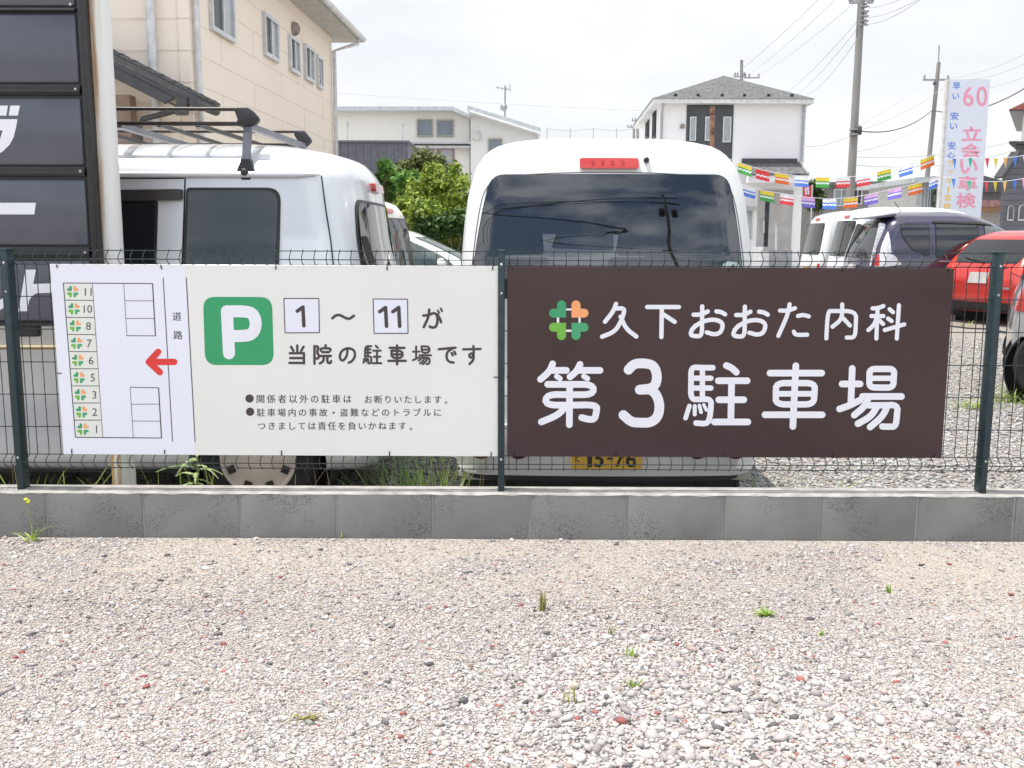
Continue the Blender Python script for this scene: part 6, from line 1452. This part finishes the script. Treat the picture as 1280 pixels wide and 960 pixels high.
# ------------------------------------------------------------------ plants
LEAF = attr_mat('leaf', .55, .35); GRASS = attr_mat('grass_blade', .6, .3)
BARK = M('bark', (.14, .11, .08), .9, scale=12, var=.4)
def crown(name, parent, clumps, n, size, c_lo, c_hi, seed):
    r_ = np.random.default_rng(seed); cl = np.array(clumps, float); wgt = cl[:, 3] ** 2; wgt = wgt / wgt.sum()
    k = r_.choice(len(cl), n, p=wgt); d = r_.normal(size=(n, 3)); d /= np.linalg.norm(d, axis=1)[:, None]
    rad = cl[k, 3] * r_.uniform(.15, 1.08, n) ** .55; P = cl[k, :3] + d * rad[:, None] * np.array([1, 1, .95])
    P += r_.normal(0, .04, (n, 3))
    nrm = d + r_.normal(0, .8, (n, 3)) + np.array([0, -.1, .5]); nrm /= np.linalg.norm(nrm, axis=1)[:, None]
    t = np.cross(nrm, r_.normal(size=(n, 3))); t /= np.linalg.norm(t, axis=1)[:, None]; b = np.cross(nrm, t)
    s = size * r_.uniform(.6, 1.35, n)[:, None]
    V = np.stack([P - t * s, P + b * s * .42 + nrm * s * .08, P + t * s, P - b * s * .42 + nrm * s * .08], 1).reshape(-1, 3)
    mixv = np.clip(r_.normal(.5, .28, (n, 1)) + r_.normal(0, .2, (len(cl), 1))[k], 0, 1)
    c = np.array(c_lo) * (1 - mixv) + np.array(c_hi) * mixv
    Fc = np.arange(n * 4).reshape(-1, 4)
    o_ = tint_mesh(name, V, Fc, np.repeat(c, 4, 0), LEAF, parent); return o_
def shrub(name, label, base, clumps, n, size, lo, hi, seed, cat='shrub', group=None):
    t = thing(name, label, cat, base, group=group); base = Vector(base)
    m = MB(); r_ = random.Random(seed)
    for c in clumps:
        q = Vector(c[:3]); mid = base.lerp(q, .5) + Vector((r_.uniform(-.1, .1), r_.uniform(-.1, .1), .15)); m.tube([base + Vector((r_.uniform(-.08, .08), r_.uniform(-.08, .08), 0)), mid, q], [.04, .025, .01], 6)
    m.build('stems', BARK, t, smooth=60); crown('crown', t, clumps, n, size, lo, hi, seed); return t
def clumps_px(lst, Y, dy=.5):
    r_ = random.Random(5); o_ = []
    for x, y, rp in lst: p = B(x, y, Y + r_.uniform(-dy, dy)); o_.append((p.x, p.y, p.z, rp * Y / F))
    return o_
YS = 19.0
b0 = B(545, 290, YS)
shrub('yellow_green_shrub', 'bright yellow-green shrub between the cream van and white kei van', (b0.x, YS, gz(19)), clumps_px([(545, 226, 18), (528, 240, 20), (560, 242, 20), (575, 228, 13), (548, 258, 24), (570, 265, 20), (528, 268, 22), (510, 255, 16), (588, 255, 14), (540, 212, 8), (569, 211, 7), (560, 285, 20), (530, 290, 20), (548, 305, 24), (575, 300, 20), (520, 305, 20)], YS), 9500, .062, (.10, .17, .022), (.46, .58, .09), 11)
b0 = B(520, 290, YS + 2)
shrub('dark_green_shrub', 'darker green shrub rising behind the yellow-green one', (b0.x, YS + 2, gz(21)), clumps_px([(528, 200, 13), (512, 212, 13), (545, 204, 11), (535, 215, 16), (502, 226, 12), (556, 214, 10), (520, 235, 18)], YS + 2), 4600, .062, (.06, .09, .03), (.22, .25, .09), 12)
b0 = B(484, 290, YS + 1)
shrub('fresh_green_shrub', 'fresh green loose shrub just right of the silver van roof', (b0.x, YS + 1, gz(20)), clumps_px([(480, 207, 7), (486, 217, 9), (494, 226, 10), (476, 225, 9), (500, 240, 13), (482, 240, 13), (505, 225, 9), (515, 222, 8)], YS + 1), 3400, .062, (.06, .17, .04), (.24, .44, .09), 13)
b0 = B(575, 300, YS - 1)
shrub('low_dark_bush', 'low dark bush at the foot of the yellow-green shrub', (b0.x, YS - .8, gz(19)), clumps_px([(578, 275, 13), (562, 280, 14), (545, 285, 14), (588, 285, 13), (530, 280, 11)], YS - .8, .3), 3800, .06, (.025, .06, .014), (.10, .19, .04), 14)
b0 = B(1020, 262, 30)
shrub('garden_bush', 'dark garden bush behind the red flag by the white house', (b0.x, 30, gz(30)), clumps_px([(1019, 232, 7), (1022, 243, 8), (1018, 255, 9), (1028, 254, 7)], 30, .3), 1100, .10, (.03, .06, .02), (.14, .18, .05), 15)
def blades(name, label, base, n, h, spread, lo, hi, seed, cat='weed', group=None, bend=.5, w=.006, upright=.25, flower=None):
    r_ = np.random.default_rng(seed); V = []; Fc = []; C = []
    base = Vector(base)
    for i in range(n):
        a = r_.uniform(0, 2 * np.pi); hh = h * r_.uniform(.45, 1.1); out_ = spread * r_.uniform(.2, 1); b = base + Vector((r_.normal(0, spread * .18), r_.normal(0, spread * .14), -.004)); dx, dy = math.cos(a), math.sin(a) * .7
        col_ = np.array(lo) + (np.array(hi) - np.array(lo)) * r_.uniform(0, 1); wid = w * r_.uniform(.6, 1.3); s0 = len(V); K = 6
        for k in range(K + 1):
            t_ = k / K; bb = bend * t_ * t_ * r_.uniform(.98, 1.02)
            p = b + Vector((dx * out_ * (t_ * upright + bb), dy * out_ * (t_ * upright + bb), hh * (t_ - .38 * bend * t_ ** 3)))
            ww = wid * (1 - t_ ** 2) * .5 + .0004; sv = Vector((-dy, dx, 0)) * ww
            V += [tuple(p - sv), tuple(p + sv)]; C += [col_, col_]
            if k: Fc.append((s0 + 2 * k - 2, s0 + 2 * k - 1, s0 + 2 * k + 1, s0 + 2 * k))
    o_ = tint_mesh(name, V, Fc, np.array(C), GRASS)
    props(o_, label, cat, group); return o_
def G(px, py): return atz(px, py, 0.0)
ga, gb_ = (.16, .30, .04), (.44, .60, .11); da, db = (.30, .24, .10), (.46, .38, .18)
def und(p): p.z = undul(p.x, p.y) * min(1, (4 - p.y) * 1.2) + .004; return p
fg = 'weeds sprouting in the gravel'
blades('weed', 'bright green weed rosette in the gravel right of the middle', und(G(957, 770)), 26, .028, .045, ga, gb_, 21, group=fg, w=.012, upright=.7)
blades('weed', 'dry brownish weed tuft in the gravel below the middle fence post', und(G(678, 768)), 18, .085, .03, da, (.36, .36, .12), 22, group=fg, w=.006)
blades('weed', 'small green sprig amid white stones in the lower middle', und(G(789, 828)), 5, .05, .03, ga, gb_, 23, group=fg, w=.008)
blades('weed', 'tiny grass blades low among the coarse white stones', und(G(791, 866)), 8, .04, .045, ga, (.40, .45, .12), 24, group=fg, w=.006)
blades('weed', 'thin grass stalk with dry base near the bottom centre', und(G(712, 888)), 7, .09, .04, da, gb_, 25, group=fg, w=.005)
blades('weed', 'faint green shoot right of the bright rosette', und(G(1026, 792)), 6, .025, .03, ga, gb_, 26, group=fg, w=.008)
blades('weed', 'little weed in the sandy patch at right', und(G(1111, 738)), 7, .045, .02, ga, gb_, 27, group=fg, w=.008)
blades('weed', 'brownish moss-like weed near the bottom left of the gravel', und(G(385, 906)), 24, .022, .05, (.22, .20, .07), (.38, .34, .12), 28, group=fg, w=.006, upright=.8)
blades('weed', 'small yellowing weed at the foot of the block wall in the middle', und(G(427, 674)), 5, .04, .02, da, gb_, 29, group=fg, w=.007)
blades('weed', 'faint weed stalks left of the coarse white stones', und(G(765, 800)), 8, .05, .05, (.2, .25, .07), (.35, .35, .15), 30, group=fg, w=.004)
# tall thin weed in front of the wall at the left, with a seed head
wb = und(G(43, 676)); tw_ = thing('tall_weed', 'thin tall weed with yellow seed head before the block wall at left', 'weed', wb)
tp_ = [wb, wb + Vector((-.012, 0, .07)), wb + Vector((-.02, 0, .16))]
mb = MB(); mb.tube(tp_, [.0026, .0022, .0016], 5); mb.build('stem', M('weed_stem', (.25, .30, .10), .7), tw_)
mb = MB()
for k in range(7): mb.lathe([(.003, 0), (.0085, .006), (.003, .012)], tp_[2] + Vector((random.uniform(-.006, .006), random.uniform(-.005, .005), random.uniform(-.008, .006))), 'z', 7)
mb.build('seed_head', M('weed_flower', (.55, .60, .06), .7), tw_)
ob = blades('leaf', None, wb, 12, .09, .10, (.34, .46, .08), (.52, .62, .18), 31, bend=.7, w=.011); ob.parent = tw_; ob.matrix_parent_inverse = root_matrix(tw_).inverted(); del ob['category']
# behind the fence, under the parking sign
bgp = 'weeds growing along the back of the block wall'
def GB(px, Y=4.25): p = at(px, 600, Y); p.z = GZ; return p
for i, (px, n, h, sp_, lo_, hi_, lbl, bd, wd) in enumerate((
    (12, 14, .42, .30, (.28, .25, .12), (.42, .38, .2), 'dry straw-coloured weeds left of the left fence post', .5, .005),
    (45, 8, .40, .22, ga, gb_, 'green grass blades just right of the left fence post', .6, .009),
    (105, 12, .46, .34, (.16, .28, .06), (.40, .50, .14), 'arching green grass left of the white sign pole base', .75, .010),
    (140, 8, .42, .2, (.24, .2, .08), (.40, .40, .14), 'brownish grass stalks touching the white sign pole base', .6, .006),
    (195, 9, .48, .36, (.14, .26, .06), (.38, .48, .14), 'long grass blades right of the white sign pole base', .7, .009),
    (268, 8, .48, .22, (.20, .30, .06), (.48, .50, .12), 'grass with a yellowing blade beside the beige wheel', .7, .011),
    (352, 9, .44, .3, da, (.50, .40, .26), 'dry pinkish stalks in front of the beige wheel', .6, .004),
    (425, 10, .44, .24, da, (.45, .40, .2), 'dry grass stalks right of the beige wheel', .5, .005),
    (505, 110, .50, .36, (.05, .12, .03), (.16, .26, .07), 'dense green grass clump under the right end of the parking sign', .45, .007),
    (548, 90, .46, .30, (.12, .22, .04), (.40, .48, .12), 'bright sunlit grass clump left of the middle fence post', .5, .007),
    (596, 7, .52, .16, da, (.40, .32, .16), 'thin dry stalks right by the middle fence post', .35, .004),
    (1050, 50, .24, .55, (.12, .24, .04), (.36, .46, .12), 'grass tuft in the crushed stone below the brown sign', .6, .008),
    (965, 30, .30, .3, (.10, .2, .04), (.30, .42, .10), 'small weeds right of the white kei van bumper', .6, .008))):
    blades('weed', lbl, GB(px, 4.22 + .03 * (i % 3) if px < 620 else 4.9), n, h * (1.45 if px < 620 else 1), sp_, lo_, hi_, 40 + i, group=bgp, bend=bd, w=wd, upright=.35)
for i, (px, py, n, sp_, h) in enumerate(((1262, 505, 70, .55, .20), (1215, 512, 40, .5, .12), (1205, 415, 14, .4, .12), (1135, 470, 20, .5, .07))):
    p = atz(px, py, gz(7)); lbs = ['tall sunny weeds beside the grey SUV wheel', 'thin ground weeds left of the grey SUV wheel', 'small tuft in front of the red hatchback', 'flat weeds in the stone right of the brown sign']
    p.z = gz(p.y); blades('weed', lbs[i], p, n, h, sp_, (.16, .26, .05), (.42, .50, .14), 60 + i, group='weeds in the car park stone', w=.012, bend=.6)
# a thistle behind the sign
tb = GB(240, 4.26); th = thing('thistle', 'spiky pale green thistle plant behind the wall under the parking sign', 'weed', tb)
mb = MB(); mb.tube([tb, tb + Vector((.02, 0, .25)), tb + Vector((.03, 0, .52))], [.008, .006, .004], 6); mb.build('stem', M('weed_stem'), th)
V = []; Fc = []; C = []; r_ = np.random.default_rng(77)
for i in range(30):
    a = i * 2.4; z0 = .10 + .40 * (i / 30); L_ = r_.uniform(.10, .19); dv = Vector((math.cos(a), math.sin(a) * .8, r_.uniform(.0, .4))); sv = Vector((-math.sin(a), math.cos(a), 0)); b = tb + Vector((.02, 0, z0)); s0 = len(V)
    cc = np.array((.16, .26, .09)) + np.array((.26, .26, .16)) * r_.uniform(0, 1)
    for k in range(11):
        t_ = k / 10; p = b + dv * (L_ * t_) - Vector((0, 0, .07 * t_ * t_)); w_2 = (.022 if k % 2 == 0 else .008) * (1 - t_ * .9)
        V += [tuple(p - sv * w_2), tuple(p + Vector((0, 0, .004))), tuple(p + sv * w_2)]; C += [cc, cc * 1.1, cc]
        if k: q = s0 + 3 * k; Fc += [(q - 3, q - 2, q + 1, q), (q - 2, q - 1, q + 2, q + 1)]
tint_mesh('leaf', V, Fc, np.array(C), GRASS, th)
# twigs by the wall, hose on the stone
tq = und(G(215, 668)); mb = MB(); mb.tube([tq + Vector((-.07, 0, .004)), tq + Vector((-.02, -.006, .014)), tq + Vector((.05, .004, .006)), tq + Vector((.09, 0, .008))], [.004, .005, .004, .002], 6)
props(mb.build('twig', M('dry_twig', (.42, .36, .28), .8), smooth=60), 'short dry twig lying along the wall foot at left', 'twig')
tq = und(G(775, 671)); mb = MB()
for k in range(9):
    a = tq + Vector((random.uniform(-.25, .3), random.uniform(-.03, .0), .004)); mb.tube([a, a + Vector((random.uniform(.03, .09), .005, random.uniform(.0, .03))), a + Vector((random.uniform(.1, .16), 0, random.uniform(0, .05)))], .0012, 4)
props(mb.build('dry_stalks', M('dry_straw', (.40, .33, .22), .8)), 'wisp of dry grass stalks lying at the foot of the wall', 'dry grass')
hp = [atz(x, y, gz(12) + .02) for x, y in ((1165, 407), (1185, 409), (1210, 412), (1235, 413), (1256, 417), (1275, 420), (1300, 421))]
mb = MB(); mb.tube(hp, .035, 8); props(mb.build('hose', RUBBER, smooth=60), 'black hose lying across the stone in front of the red hatchback', 'hose')
ck = thing('wheel_chock', 'pale concrete wheel stop beside the red hatchback', 'wheel stop', atz(1178, 402, gz(14)))
a = atz(1178, 402, gz(14)); mb = MB(); mb.hexa([(a.x - .35, a.y, a.z), (a.x + .22, a.y, a.z), (a.x + .22, a.y + .02, a.z + .12), (a.x - .35, a.y + .02, a.z + .12)], [(a.x - .35, a.y + .15, a.z), (a.x + .22, a.y + .15, a.z), (a.x + .22, a.y + .12, a.z + .12), (a.x - .35, a.y + .12, a.z + .12)]); mb.build('stop_block', M('mortar_cap'), ck, bevel=.012)
